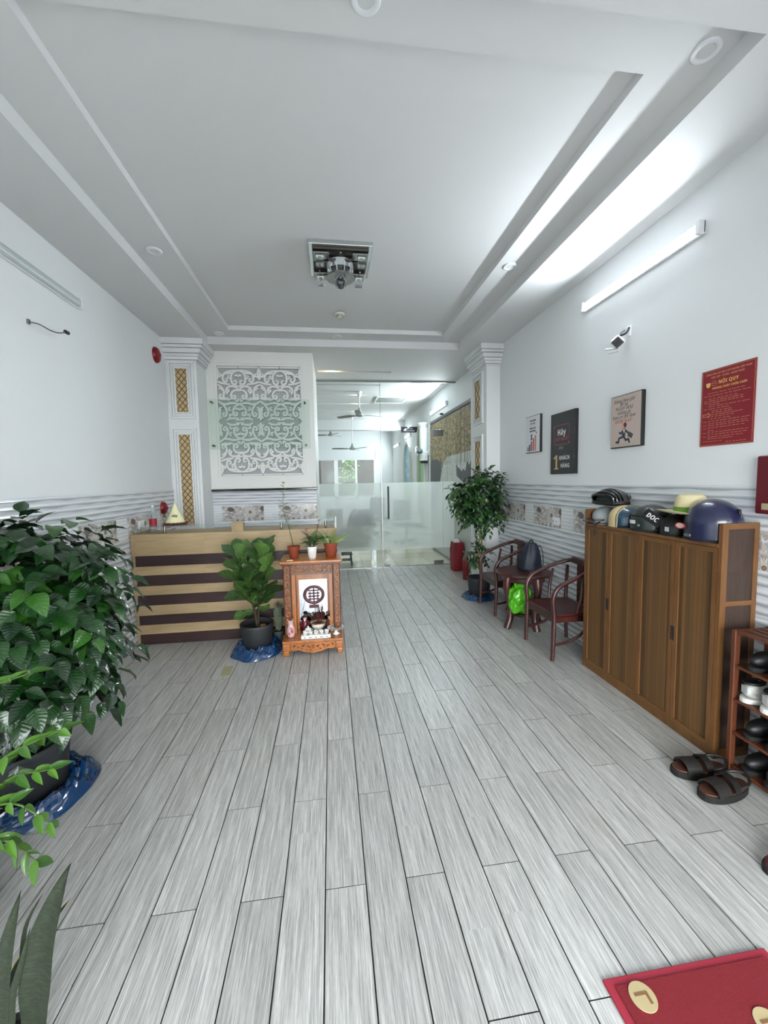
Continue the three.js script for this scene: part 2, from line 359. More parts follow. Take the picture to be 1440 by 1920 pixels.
// carved scroll screen
{
  const o = thing('carved_screen', 'white carved scrollwork screen in a flat frame above black ledge', 'screen', [0, 0, 0]);
  const fx0 = PX0 + 0.002, fx1 = PX1, fy0 = 1.43, fy1 = CEIL - 0.002, sx0 = -1.385, sx1 = -0.35, sy0 = 1.595, sy1 = 2.985, z = PZ;
  mesh('backing', span(sx0, sx1, sy0, sy1, z, z + 0.004), M.panelBack, o);
  mesh('frame', [span(fx0, sx0, fy0, fy1, z, z + 0.05), span(sx1, fx1, fy0, fy1, z, z + 0.05), span(sx0, sx1, fy0, sy0, z, z + 0.05), span(sx0, sx1, sy1, fy1, z, z + 0.05)], M.panelWhite, o);
  const b = 0.03; mesh('bead', [span(sx0 - b - 0.012, sx0 - b, sy0 - b, sy1 + b, z + 0.05, z + 0.056), span(sx1 + b, sx1 + b + 0.012, sy0 - b, sy1 + b, z + 0.05, z + 0.056), span(sx0 - b, sx1 + b, sy1 + b, sy1 + b + 0.012, z + 0.05, z + 0.056), span(sx0 - b, sx1 + b, sy0 - b - 0.012, sy0 - b, z + 0.05, z + 0.056)], M.panelWhite, o);
  // motif in a half cell: x 0..1 (axis to edge), y 0..2.55 ; mirrored in x, in both columns, and top to bottom
  const W = (sx1 - sx0) / 4, H = (sy1 - sy0) / 2;
  const spiral = (cx, cy, r, a0, turns, dir, k = 0.22) => { const n = Math.max(10, Math.round(turns * 16)), p = []; for (let i = 0; i <= n; i++) { const t = i / n, a = a0 + dir * turns * 6.283 * t, q = r * (1 - (1 - k) * t); p.push([cx + Math.cos(a) * q, cy + Math.sin(a) * q]); } return p; };
  const bez = (a, b, c, d, n = 14) => { const p = []; for (let i = 0; i <= n; i++) { const t = i / n, s = 1 - t; p.push([0, 1].map((k) => s * s * s * a[k] + 3 * s * s * t * b[k] + 3 * s * t * t * c[k] + t * t * t * d[k])); } return p; };
  const sc = [
    [...bez([0, 0.2], [0.3, 0.22], [0.42, 0.5], [0.3, 0.75]), ...spiral(0.17, 0.72, 0.14, 0.1, 0.9, 1).slice(1)],
    [...bez([0, 0.2], [0.5, 0.2], [0.78, 0.3], [0.72, 0.62]), ...spiral(0.6, 0.62, 0.12, 0, 0.9, 1).slice(1)],
    [...bez([1, 0.1], [0.9, 0.3], [0.95, 0.5], [1, 0.62])],
    [...bez([0, 1.12], [0.26, 1.05], [0.4, 1.2], [0.36, 1.4]), ...spiral(0.24, 1.4, 0.12, 0, 1, 1).slice(1)],
    [...bez([0, 1.12], [0.1, 0.95], [0.3, 0.86], [0.48, 0.96]), ...bez([0.48, 0.96], [0.66, 1.05], [0.62, 1.25], [0.52, 1.28], 8).slice(1)],
    [...bez([1, 0.85], [0.8, 0.9], [0.66, 1.1], [0.72, 1.36]), ...spiral(0.84, 1.36, 0.12, Math.PI, 1, -1).slice(1)],
    [...bez([0, 1.75], [0.2, 1.7], [0.36, 1.66], [0.5, 1.72]), ...bez([0.5, 1.72], [0.7, 1.8], [0.9, 1.72], [1, 1.6], 8).slice(1)],
    [...bez([0, 1.75], [0.24, 1.82], [0.34, 2.0], [0.3, 2.18]), ...spiral(0.19, 2.18, 0.11, 0, 1, 1).slice(1)],
    [...bez([1, 1.6], [0.72, 1.75], [0.56, 2.0], [0.62, 2.2]), ...spiral(0.74, 2.2, 0.12, Math.PI, 1, -1).slice(1)],
    [...bez([0, 2.5], [0.2, 2.36], [0.5, 2.36], [0.62, 2.5])],
    [...bez([1, 2.5], [0.95, 2.3], [0.9, 2.1], [1, 1.92])],
    [[0.02, 0.05], [0.98, 0.05]],
    [...spiral(0.42, 0.48, 0.09, 2.6, 0.8, -1)], [...spiral(0.86, 0.4, 0.09, 0.4, 0.8, 1)], [...spiral(0.52, 1.12, 0.07, 1, 0.8, 1)], [...spiral(0.12, 1.55, 0.08, 4.2, 0.8, -1)], [...spiral(0.88, 1.05, 0.08, 2, 0.8, 1)], [...spiral(0.46, 1.95, 0.09, 2.4, 0.8, -1)], [...spiral(0.88, 1.98, 0.08, 4, 0.8, 1)], [...spiral(0.44, 2.3, 0.09, 3.4, 0.7, 1)], [...spiral(0.12, 2.42, 0.07, 0.6, 0.7, 1)], [...spiral(0.9, 2.4, 0.07, 0.6, 0.7, -1)],
    [...bez([0.0, 0.48], [0.06, 0.4], [0.12, 0.4], [0.16, 0.46], 8)], [...bez([0.0, 0.95], [0.1, 0.86], [0.2, 0.9], [0.2, 1.0], 8)], [...bez([0.0, 2.02], [0.08, 1.92], [0.16, 1.94], [0.2, 2.0], 8)], [...bez([0.5, 1.45], [0.58, 1.55], [0.86, 1.55], [0.98, 1.48], 8)],
    [...bez([0.3, 0.3], [0.45, 0.36], [0.5, 0.3], [0.62, 0.36])], [...bez([0.4, 0.85], [0.6, 0.8], [0.85, 0.8], [1, 0.7])],
    [...bez([0.36, 1.5], [0.5, 1.6], [0.7, 1.5], [0.72, 1.4])],
  ];
  let nScroll = 0;
  for (let ci = 0; ci < 2; ci++) for (const mx of [-1, 1]) for (const my of [-1, 1]) for (const s of sc) {
    const cx = sx0 + W * (1 + 2 * ci), pts = s.map(([x, y]) => [Math.max(sx0, Math.min(sx1, cx + mx * x * W)), my > 0 ? sy0 + y / 2.55 * H : sy1 - y / 2.55 * H]);
    const m = mesh('scroll', ribbon(pts, 0.027, 0.034 + 0.00005 * (nScroll++), 0.3), M.panelWhite, o); m.position.z = z + 0.004;
  }
}
single('stone_ledge', rb(PX1 - PX0 + 0.012, 0.028, 0.07, 0.006, (PX0 + PX1) / 2 + 0.009, 1.412, PZ + 0.035), M.blackStone, 'thin black polished stone ledge under the carved screen', 'ledge');
{
  const o = thing('glass_board', 'clear glass board on steel standoffs in front of carved screen', 'glass board');
  mesh('pane', span(-1.49, -0.24, 1.93, 2.56, PZ + 0.105, PZ + 0.113), M.greenGlass, o);
  for (const [x, y] of [[-1.45, 1.98], [-1.45, 2.52], [-0.3, 2.52], [-0.3, 1.98]]) mesh('standoff', cyl(0.011, 0.011, 0.085, 0, 0, 0, 12).rotateX(Math.PI / 2).translate(x, y, PZ + 0.09), M.darkSteel, o);
}

// glass partition and door
{
  const gw = structure('window_1', 'frameless glass partition with a frosted band', 'glass partition');
  mesh('head_rail', span(PX1, XR, CEIL - 0.02, CEIL + 0.07, ZG + 0.02, ZG - 0.02), M.steel, gw);
  mesh('glass_pane', span(PX1, 0.862, 0.01, CEIL - 0.02, ZG + 0.006, ZG - 0.006), M.glass, gw);
  mesh('glass_pane', span(1.945, XR, 0.01, CEIL - 0.02, ZG + 0.006, ZG - 0.006), M.glass, gw);
  mesh('glass_pane', span(0.868, 1.939, 2.325, CEIL - 0.02, ZG + 0.006, ZG - 0.006), M.glass, gw);
  mesh('frosted_film', span(PX1, 0.862, 0.3, 1.46, ZG + 0.0085, ZG + 0.0075), M.frost, gw);
  mesh('frosted_film', span(1.945, XR, 0.3, 1.46, ZG + 0.0085, ZG + 0.0075), M.frost, gw);
  mesh('sill', span(PX1, XR, -0.004, 0.006, ZG + 0.02, ZG - 0.03), M.steel, gw);
  const d = structure('door_1', 'frameless glass door with long steel pull handle', 'door');
  mesh('glass_leaf', span(0.87, 1.937, 0.012, 2.315, ZG + 0.006, ZG - 0.006), M.glass, d);
  mesh('frosted_film', span(0.87, 1.937, 0.3, 1.46, ZG + 0.0085, ZG + 0.0075), M.frost, d);
  mesh('handle', [bar([0.97, 0.84, ZG + 0.055], [0.97, 1.4, ZG + 0.055], 0.016), bar([0.97, 0.92, ZG], [0.97, 0.92, ZG + 0.055], 0.01), bar([0.97, 1.32, ZG], [0.97, 1.32, ZG + 0.055], 0.01)], M.darkSteel, d);
  mesh('patch_fitting', rb(0.2, 0.11, 0.035, 0.004, 1.86, 2.3, ZG), M.steel, d);
  mesh('patch_fitting', rb(0.17, 0.06, 0.035, 0.004, 1.86, 0.045, ZG), M.steel, d);
  mesh('patch_fitting', rb(0.06, 0.03, 0.03, 0.004, 1.93, 2.62, ZG), M.darkSteel, d);
  mesh('edge_strip', [span(0.863, 0.869, 0.01, CEIL - 0.02, ZG + 0.007, ZG - 0.007)], M.steel, d);
}

// back room: tiled floor, far wall with window, neighbour's wall outside
{
  const f = structure('floor_back_room', 'pale glossy square floor tiles of the back room', 'floor');
  mesh('bedding', span(XL - 0.1, XR + 0.1, -0.15, -0.004, ZG, ZEND), std('#8f8a80', 0.9), f);
  const tm = [phys('#c9c4b4', 0.12), phys('#c2bdae', 0.12), phys('#cfcaba', 0.12)];
  for (let z = ZG - 0.05; z > ZEND; z -= 0.6) for (let x = XL; x < XR - 0.02; x += 0.6) {
    const w = Math.min(0.6, XR - x), l = Math.min(0.6, z - ZEND); if (l < 0.05) continue;
    mesh('floor_tile', span(x, x + w - 0.004, -0.01, 0, z, z - l + 0.004), tm[Math.floor(rnd() * 3)], f);
  }
  const w = structure('wall_far', 'white far wall of the back room with a wide window', 'wall');
  const wx0 = -0.62, wx1 = 1.58, wy0 = 0.9, wy1 = 2.6;
  mesh('plaster', [span(XL - 0.1, wx0, 0, 3.5, ZEND, ZEND - 0.15), span(wx1, XR + 0.1, 0, 3.5, ZEND, ZEND - 0.15), span(wx0, wx1, 0, wy0, ZEND, ZEND - 0.15), span(wx0, wx1, wy1, 3.5, ZEND, ZEND - 0.15)], M.wall, w);
  const wd = structure('window_2', 'white framed three-pane window in the far wall', 'window');
  mesh('frame', [span(wx0, wx1, 2.22, wy1, ZEND - 0.06, ZEND - 0.02), span(wx0, wx0 + 0.15, wy0, 2.22, ZEND - 0.08, ZEND), span(0.14, 0.27, wy0, 2.22, ZEND - 0.08, ZEND), span(0.86, 0.93, wy0, 2.22, ZEND - 0.08, ZEND), span(1.52, wx1, wy0, 2.22, ZEND - 0.08, ZEND), span(wx0, wx1, wy0, wy0 + 0.08, ZEND - 0.08, ZEND)], M.white, wd);
  for (const [a, b] of [[wx0 + 0.15, 0.14], [0.27, 0.86], [0.93, 1.52]]) mesh('pane', span(a, b, wy0 + 0.08, 2.22, ZEND - 0.045, ZEND - 0.04), M.glass, wd);
  const bm = std('#6e6e6e', 0.9, { map: dataTex(256, 256, (x, y) => { const r = Math.floor(y / 12), c = Math.floor((x + (r % 2) * 14) / 28), j = y % 12 < 2 || (x + (r % 2) * 14) % 28 < 2, n = noise.noise(c * 3.3, r * 5.1, 2) * 40 + noise.noise(x * 0.1, y * 0.1, 1) * 24; return j ? [84, 80, 76] : [70 + n, 58 + n * 0.8, 52 + n * 0.7]; }) });
  const nb = structure('wall_neighbour', 'weathered brick wall of the neighbouring house outside the far window', 'wall');
  mesh('brickwork', boxUV(span(-4, 5, -0.2, 9, ZEND - 1.9, ZEND - 2.1), 1.6), bm, nb);
  const ng = structure('ground_behind', 'concrete yard behind the far window', 'ground');
  mesh('paving', span(-4, 5, -0.3, -0.1, ZEND - 0.15, ZEND - 1.9), std('#77746e', 0.9), ng);
}

// ---------------------------------------------------------------- lamps
function wallTube(name, label, x, y, z0, z1, side, lit, power) {     // batten lamp along a side wall; side = +1 room lies towards +x
  const o = thing(name, label, 'tube light', [x, y, (z0 + z1) / 2], 0), L = Math.abs(z1 - z0);
  mesh('housing', rb(0.02, 0.075, L, 0.006, side * 0.01, 0, 0), M.whitePlastic, o);
  const n = 10, pts = []; for (let i = 0; i <= n; i++) { const a = -Math.PI / 2 + Math.PI * i / n; pts.push([Math.cos(a) * 0.024, Math.sin(a) * 0.033]); }
  const g = extrude(pts, L - 0.06).translate(0, 0, -(L - 0.06) / 2); if (side < 0) g.rotateY(Math.PI);
  mesh('diffuser', g.translate(side * 0.02, 0, 0), lit ? M.tubeGlow : phys('#b9c0c2', 0.35), o);
  for (const s of [-1, 1]) mesh('end_cap', rb(0.048, 0.078, 0.03, 0.008, side * 0.024, 0, s * (L / 2 - 0.015)), M.whitePlastic, o);
  if (lit) areaLight(TUBE_COLOR, power, L - 0.08, 0.05, [x + side * 0.05, y, (z0 + z1) / 2], [x + side * 1, y - 0.2, (z0 + z1) / 2]);
  return o;
}
wallTube('tube_light', 'lit white tube light high on wall above the security camera', XR, 2.915, -2.16, -3.27, -1, true, TUBE_POWER);
wallTube('tube_light', 'unlit grey tube light high on left wall', XL, 2.875, -2.3, -3.44, 1, false, 0);
wallTube('tube_light', 'lit tube light on the back room wall above the mural', XR, 2.9, -7.3, -8.5, -1, true, BACK_TUBE_POWER);
wallTube('tube_light', 'lit tube light beside the hanging dark sign in back room', XR, 2.72, -10.7, -11.5, -1, true, BACK_TUBE_POWER * 1.1);
wallTube('tube_light', 'lit tube light near the far window wall', XR, 2.62, -12.5, -13.5, -1, true, BACK_TUBE_POWER * 0.45);
// glow lamps inside the ceiling slots
for (const [x, z, y, label] of [[0.06, -6.3, CEIL + 0.05, 'small warm lamp in the ceiling slot before the glass partition'], [0.58, -8.27, 3.28, 'small warm lamp in the ceiling slot beside fan rod'], [0.62, -9.2, 3.28, 'small warm lamp in the ceiling slot behind the fan'], [0.68, -10.2, 3.28, 'small warm lamp in the last ceiling slot']]) {
  const o = single('slot_lamp', cyl(0.028, 0.022, 0.012, 0, 0, 0, 14), std('#fff0d0', 0.5, { emissive: new THREE.Color(1, 0.72, 0.36), emissiveIntensity: 3 }), label, 'lamp', [x, y, z]);
  const l = new THREE.PointLight(new THREE.Color(1, 0.72, 0.36), 0.045); l.position.set(x, y - 0.03, z); l.castShadow = true; scene.add(l);
}
// recessed downlights (unlit)
{
  const make = (label, x, z, y) => {
    const o = thing('downlight', label, 'downlight', [x, y, z], 0, 'unlit round downlights in the ceiling border');
    mesh('rim', lathe([[0.03, 0], [0.034, -0.008], [0.05, -0.009], [0.056, -0.004], [0.056, 0]], 28), M.white, o);
    mesh('lens', cyl(0.031, 0.031, 0.004, 0, -0.003, 0, 20), M.ceiling, o);
  };
  make('round white downlight in ceiling border above left wall lamp', -1.26, -3.36, 3.253);
  make('round white downlight in ceiling border above right wall lamp', 1.53, -3.32, 3.253);
  make('round white downlight in rear ceiling border', 0.13, -5.06, 3.253);
  make('round white downlight in the front border middle', 0.18, -1.6, 3.253);
  make('round white downlight in the front border corner', 1.6, -1.62, 3.253);
  make('round white downlight in rear border corner by the gold pilaster', -1.24, -5.06, 3.253);
}
// square crystal ceiling lamp
{
  const o = thing('ceiling_lamp', 'square chrome ceiling lamp with glass cubes and centre crystal', 'ceiling lamp', [0.13, 3.302, -3.42]);
  mesh('base_plate', rb(0.49, 0.035, 0.49, 0.006, 0, -0.0185, 0), M.chrome, o);
  mesh('dark_panel', rb(0.43, 0.02, 0.43, 0.005, 0, -0.045, 0), M.darkSteel, o);
  mesh('drum', [cyl(0.105, 0.12, 0.05, 0, -0.08, 0, 32)], M.chrome, o);
  mesh('cage', [0, 1, 2, 3, 4, 5, 6, 7, 8, 9].map((i) => { const a = i * 0.628; return bar([Math.cos(a) * 0.1, -0.1, Math.sin(a) * 0.1], [Math.cos(a) * 0.085, -0.15, Math.sin(a) * 0.085], 0.006); }), M.chrome, o);
  mesh('disc', [cyl(0.115, 0.115, 0.014, 0, -0.158, 0, 32)], M.steel, o);
  for (const sx of [-1, 1]) for (const sz of [-1, 1]) {
    mesh('arm_plate', [rb(0.12, 0.012, 0.12, 0.003, sx * 0.15, -0.075, sz * 0.15), bx(0.02, 0.03, 0.02, sx * 0.15, -0.06, sz * 0.15), bx(0.09, 0.012, 0.022, sx * 0.09, -0.075, sz * 0.11)], M.steel, o);
    const c = mesh('glass_cube', rb(0.062, 0.062, 0.062, 0.006, sx * 0.16, -0.114, sz * 0.16), M.crystal, o);
    mesh('bulb', sph(0.013, sx * 0.16, -0.1, sz * 0.16), M.chrome, c);
  }
  mesh('centre_crystal', cyl(0.022, 0.035, 0.07, 0, -0.2, 0, 12), M.crystal, o);
  for (let i = 0; i < 8; i++) { const a = i * 0.785; mesh('crystal_drop', cyl(0.003, 0.007, 0.05, Math.cos(a) * 0.04, -0.2, Math.sin(a) * 0.04, 6), M.crystal, o); }
  for (let i = 0; i < 12; i++) { const a = i * 0.5236; mesh('stud', sph(0.007, Math.cos(a) * 0.19, -0.06, Math.sin(a) * 0.19, 1, 1, 1, 8), M.chrome, o); }
}
{
  const o = thing('smoke_detector', 'small round cream smoke detector on the ceiling', 'smoke detector', [0.153, 3.302, -4.5]);
  mesh('base', lathe([[0, 0], [0.055, 0], [0.053, -0.018], [0.04, -0.024], [0, -0.024]]), std('#d5d3c4', 0.5), o);
  mesh('sensor', lathe([[0.034, -0.024], [0.03, -0.045], [0.015, -0.055], [0, -0.055]]), std('#b9b7a8', 0.5), o);
  mesh('slots', [0, 1, 2, 3, 4, 5].map((i) => bx(0.008, 0.008, 0.004, Math.cos(i * 1.047) * 0.0335, -0.034, Math.sin(i * 1.047) * 0.0335)), M.black, o);
}

// ---------------------------------------------------------------- reception counter
{
  const z = -3.95, x0 = -1.842, x1 = 0.045, o = thing('reception_counter', 'pale wood reception counter with five dark horizontal stripes', 'counter');
  mesh('front_panel', boxUV(span(x0, x1, 0, 1.045, z - 0.018, z - 0.036), 0.6, true), M.oak, o);
  [[0.845, 1.045], [0.66, 0.745], [0.473, 0.56], [0.28, 0.375], [0.1, 0.19]].forEach(([a, b]) => mesh('light_board', boxUV(span(x0, x1, a, b, z, z - 0.018), 0.6, true), M.oak, o));
  [[0.745, 0.845], [0.56, 0.66], [0.375, 0.473], [0.19, 0.28], [0.002, 0.1]].forEach(([a, b]) => mesh('dark_board', boxUV(span(x0 + 0.035, x1, a + 0.001, b - 0.001, z + 0.005, z - 0.018), 0.6, true), M.wenge, o));
  mesh('side_panel', boxUV(span(x0, x0 + 0.02, 0, 1.045, z - 0.036, z - 0.5), 0.6), M.oak, o);
  mesh('side_panel', boxUV(span(x1 - 0.02, x1, 0, 1.045, z - 0.036, z - 0.5), 0.6), M.white, o);
  mesh('worktop', boxUV(span(x0, x1, 1.01, 1.03, z - 0.036, z - 0.5), 0.6, true), M.oak, o);
  mesh('desk_top', boxUV(span(x0 + 0.02, x1 - 0.02, 0.72, 0.745, z - 0.036, z - 0.5), 0.6, true), M.oak, o);
  const g = mesh('glass_shelf', span(x0 + 0.0, x1 - 0.02, 1.112, 1.12, z + 0.0, z - 0.26), M.greenGlass, o);
  for (const x of [-1.6, -0.5, -0.06]) mesh('standoff', cyl(0.012, 0.012, 0.082, x, 1.071, z - 0.16, 12), M.steel, o);
  mesh('post', boxUV(rb(0.11, 0.1, 0.08, 0.004, -0.895, 1.08, z - 0.06), 0.6), M.oak, o);
  mesh('end_frame', [bar([x1 - 0.006, 1.03, z - 0.02], [x1 - 0.006, 1.15, z - 0.02], 0.006), bar([x1 - 0.006, 1.15, z - 0.02], [x1 - 0.006, 1.13, z - 0.25], 0.006), bar([x1 - 0.006, 1.03, z - 0.25], [x1 - 0.006, 1.13, z - 0.25], 0.006)], M.white, o);
}
{ // bottle behind the glass shelf
  const o = thing('water_bottle', 'clear plastic bottle with a red label on the counter', 'bottle', [-1.77, 1.03, -4.28]);
  mesh('body', lathe([[0, 0], [0.03, 0], [0.033, 0.01], [0.033, 0.16], [0.028, 0.2], [0.013, 0.235], [0.013, 0.25]], 20), phys('#e8eef0', 0.05, { transmission: 0.85, thickness: 0, ior: 1.3 }), o);
  mesh('label', cyl(0.0338, 0.0338, 0.06, 0, 0.105, 0, 20), std('#a01822', 0.5), o);
  mesh('cap', cyl(0.015, 0.015, 0.02, 0, 0.258, 0, 16), M.whitePlastic, o);
}
{ // small conical leaf hat
  const o = thing('conical_hat', 'small pale yellow conical hat with dark red trim on glass shelf', 'hat', [-1.475, 1.12, -4.05]);
  mesh('trim', lathe([[0.075, 0], [0.1, 0], [0.104, 0.012], [0.096, 0.022], [0.08, 0.02]], 28), std('#4a2620', 0.8), o);
  mesh('cone', lathe([[0.088, 0.022], [0.084, 0.022], [0.002, 0.212], [0, 0.216], [0.092, 0.022]].slice(0, 4), 28), std('#ddd9ae', 0.7), o);
  mesh('beads', Array.from({ length: 18 }, (_, i) => sph(0.009, Math.cos(i * 0.349) * 0.1, 0.018, Math.sin(i * 0.349) * 0.1, 1, 1, 1, 6)), std('#7d2f2c', 0.6), o);
  const n = mesh('printed_mark', [bx(0.05, 0.008, 0.002, 0, 0.012, 0), bx(0.034, 0.008, 0.002, 0.008, 0.026, 0), bx(0.008, 0.02, 0.002, -0.012, 0.018, 0)], std('#4d5230', 0.8), o); n.position.set(0.014, 0.07, 0.069); n.rotation.set(-0.4, 0.2, -0.12);
}
// wall fittings on the left
function alarm(label, x, y, z, r, turn) {
  const o = thing('fire_alarm', label, 'fire alarm', [x, y, z], turn);
  mesh('gong', lathe([[0, 0.045], [r * 0.5, 0.043], [r * 0.85, 0.032], [r, 0.012], [r, 0]], 28).rotateX(Math.PI / 2), M.redPlastic, o);
  mesh('hub', cyl(r * 0.22, r * 0.18, 0.012, 0, 0, 0, 14).rotateX(Math.PI / 2).translate(0, 0, 0.05), M.red, o);
}
alarm('red round fire bell high on left wall beside the pilaster cornice', XL, 2.92, -4.82, 0.085, Math.PI / 2);
alarm('dark red round alarm on tiled dado behind the conical hat', XL + 0.008, 1.245, -4.74, 0.07, Math.PI / 2);
function outlet(label, pos, turn) {
  const o = thing('wall_outlet', label, 'outlet', pos, turn);
  mesh('plate', rb(0.12, 0.08, 0.012, 0.005, 0, 0, 0.006), M.whitePlastic, o);
  for (const s of [-1, 1]) { const k = mesh('socket', rb(0.036, 0.05, 0.006, 0.003, s * 0.026, 0, 0.014), M.white, o); mesh('hole', [bx(0.004, 0.014, 0.002, s * 0.026 - 0.008, 0, 0.0175), bx(0.004, 0.014, 0.002, s * 0.026 + 0.008, 0, 0.0175)], M.black, k); }
}
outlet('white double outlet on flower tile above the counter', [XL + 0.008, 1.115, -4.2], Math.PI / 2);
outlet('white double outlet on flower tile above the tea table', [XR - 0.008, 1.07, -3.65], -Math.PI / 2);
{
  const o = thing('loose_cable', 'short loose wire with black plug sticking out of left wall', 'cable', [XL, 2.53, -2.97]);
  mesh('wire', tube([[0, 0.01, 0.08], [0.05, 0.005, 0.06], [0.08, -0.012, 0.0], [0.09, 0.0, -0.08], [0.1, 0.02, -0.12]], 0.004, 20, 6), std('#5a5a5e', 0.5), o);
  mesh('plug', rb(0.02, 0.022, 0.045, 0.006, 0.1, 0.024, -0.135), M.black, o);
  mesh('wall_hook', [bx(0.012, 0.03, 0.02, 0.006, 0.01, 0.08)], M.steel, o);
}

// ---------------------------------------------------------------- chairs, tea table
function makeChair(label, x, z) {
  const o = thing('armchair', label, 'chair', [x, 0, z], -Math.PI / 2, 'dark red wooden armchairs along the right wall'), w = 0.225, d = 0.375, sh = 0.385;
  mesh('seat', boxUV(rb(0.44, 0.03, d + 0.01, 0.01, 0, sh - 0.015, -d / 2), 0.4), M.mahogany, o);
  mesh('apron', boxUV(merge([bx(0.42, 0.045, 0.022, 0, sh - 0.052, -0.01), bx(0.42, 0.045, 0.022, 0, sh - 0.052, -d + 0.01), bx(0.022, 0.045, d, -w + 0.018, sh - 0.052, -d / 2), bx(0.022, 0.045, d, w - 0.018, sh - 0.052, -d / 2)]), 0.4), M.mahogany, o);
  for (const s of [-1, 1]) {
    mesh('leg', taperTube([[s * w, 0, 0.012], [s * w, 0.2, 0.004], [s * w, sh, 0]], [0.016, 0.019, 0.019], 8, 10), M.mahogany, o);
    mesh('leg', taperTube([[s * w * 0.95, 0, -d - 0.01], [s * w * 0.95, 0.3, -d + 0.006], [s * w * 0.9, 0.62, -d], [s * w * 0.8, 0.69, -d + 0.01]], [0.015, 0.018, 0.016, 0.014], 12, 10), M.mahogany, o);
    mesh('arm_support', taperTube([[s * (w - 0.01), sh, -d * 0.55], [s * (w + 0.012), sh + 0.12, -d * 0.6], [s * (w - 0.004), sh + 0.275, -d * 0.66]], [0.011, 0.014, 0.011], 10, 8), M.mahogany, o);
    mesh('brace', tube([[s * w, 0.13, 0.0], [s * w, 0.145, -d * 0.3], [s * w, 0.2, -d * 0.62], [s * w * 0.97, 0.32, -d * 0.92]], 0.012, 14, 8), M.mahogany, o);
  }
  mesh('arm_rail', taperTube([[-w, sh, 0], [-w, sh + 0.14, 0.008], [-w, sh + 0.215, -0.03], [-w + 0.002, sh + 0.265, -0.13], [-w + 0.01, sh + 0.32, -0.27], [-w * 0.7, sh + 0.36, -d + 0.0], [0, sh + 0.375, -d - 0.005], [w * 0.7, sh + 0.36, -d], [w - 0.01, sh + 0.32, -0.27], [w - 0.002, sh + 0.265, -0.13], [w, sh + 0.215, -0.03], [w, sh + 0.14, 0.008], [w, sh, 0]], [0.019, 0.019, 0.018, 0.017, 0.018, 0.018, 0.018, 0.018, 0.018, 0.017, 0.018, 0.019, 0.019], 60, 10), M.mahogany, o);
  mesh('crest', boxUV(warp(new RoundedBoxGeometry(0.21, 0.06, 0.03, 2, 0.012).translate(0, sh + 0.39, -d - 0.002), (a, b, c) => [a, b - a * a * 1.6, c + a * a * 1.1]), 0.4), M.mahogany, o);
  mesh('splat', boxUV(warp(bx(0.085, 0.35, 0.012, 0, sh + 0.185, -d + 0.0), (a, b, c) => [a, b, c]), 0.4), M.mahogany, o);
}
makeChair('dark wooden armchair between tea table and bamboo cabinet', 1.77, -3.216);
makeChair('dark wooden armchair between tea table and potted tree', 1.755, -4.335);
{
  const o = thing('tea_table', 'low round dark wooden tea table with curved legs', 'table', [1.905, 0, -3.79], 0.25);
  mesh('table_top', lathe([[0, 0.57], [0.245, 0.57], [0.265, 0.562], [0.27, 0.55], [0.264, 0.538], [0.245, 0.53], [0, 0.53]], 40), M.mahogany, o);
  mesh('apron', lathe([[0.2, 0.53], [0.205, 0.475], [0.19, 0.475], [0.185, 0.53]], 32), M.mahogany, o);
  for (let i = 0; i < 4; i++) {
    const l = mesh('leg', taperTube([[0.19, 0.53, 0], [0.205, 0.42, 0], [0.17, 0.22, 0], [0.165, 0.1, 0], [0.195, 0.02, 0], [0.2, 0, 0]], [0.042, 0.038, 0.029, 0.027, 0.033, 0.034], 18, 10), M.mahogany, o); l.rotation.y = i * Math.PI / 2 + Math.PI;
  }
  mesh('lower_shelf', lathe([[0, 0.16], [0.17, 0.16], [0.178, 0.15], [0.17, 0.138], [0, 0.138]], 32), M.mahogany, o);
}
{
  const o = thing('drawstring_bag', 'navy blue drawstring bag standing on the tea table', 'bag', [1.97, 0.57, -3.77], 0.3);
  const g = warp(new THREE.CylinderGeometry(1, 1, 1, 36, 24, false), (x, y, z) => {
    const t = y + 0.5, a = Math.atan2(z, x), r0 = Math.hypot(x, z), taper = t < 0.72 ? 1 - 0.42 * t : 0.7 - (t - 0.72) * 1.0, f = 1 + (0.05 + 0.2 * Math.max(0, t - 0.6)) * Math.sin(a * 7 + t * 3) + 0.08 * noise.noise(x * 2, t * 4, z * 2);
    const k = r0 * taper * f, sag = t < 0.05 ? 0.92 : 1; return [Math.cos(a) * k * 0.125 * sag, t * 0.275, Math.sin(a) * k * 0.11 * sag];
  });
  mesh('body', g, std('#0e1526', 0.6), o);
  mesh('cord', tube([[0.06, 0.21, 0.03], [0.085, 0.25, 0.03], [0.08, 0.2, 0.075], [0.1, 0.05, 0.07]], 0.004, 20, 6), std('#0d1220', 0.6), o);
  mesh('handle', tube([[-0.03, 0.255, 0], [-0.02, 0.3, 0.01], [0.02, 0.3, 0], [0.03, 0.255, 0.01]], 0.007, 16, 6), std('#0e1526', 0.6), o);
}
{
  const o = thing('plastic_bag', 'bright green plastic bag on lower shelf of tea table', 'bag', [1.825, 0.16, -3.685], 0.2);
  const g = warp(new THREE.IcosahedronGeometry(1, 7), (x, y, z) => { const f = 1 + 0.32 * noise.noise(x * 2.1, y * 2.1, z * 2.1) + 0.09 * Math.abs(noise.noise(x * 5, y * 5, z * 5)); return [x * f * 0.115, Math.max(0.001, 0.15 + y * f * 0.15), z * f * 0.1 * (1 + 0.3 * y)]; });
  mesh('body', g, phys('#4fae10', 0.35, { clearcoat: 0.3, flatShading: true }), o);
  mesh('handle', tube([[-0.05, 0.26, 0.0], [-0.07, 0.315, 0.01], [-0.02, 0.33, 0.02], [0.01, 0.275, 0.02]], 0.01, 16, 6), phys('#62c018', 0.35), o);
}

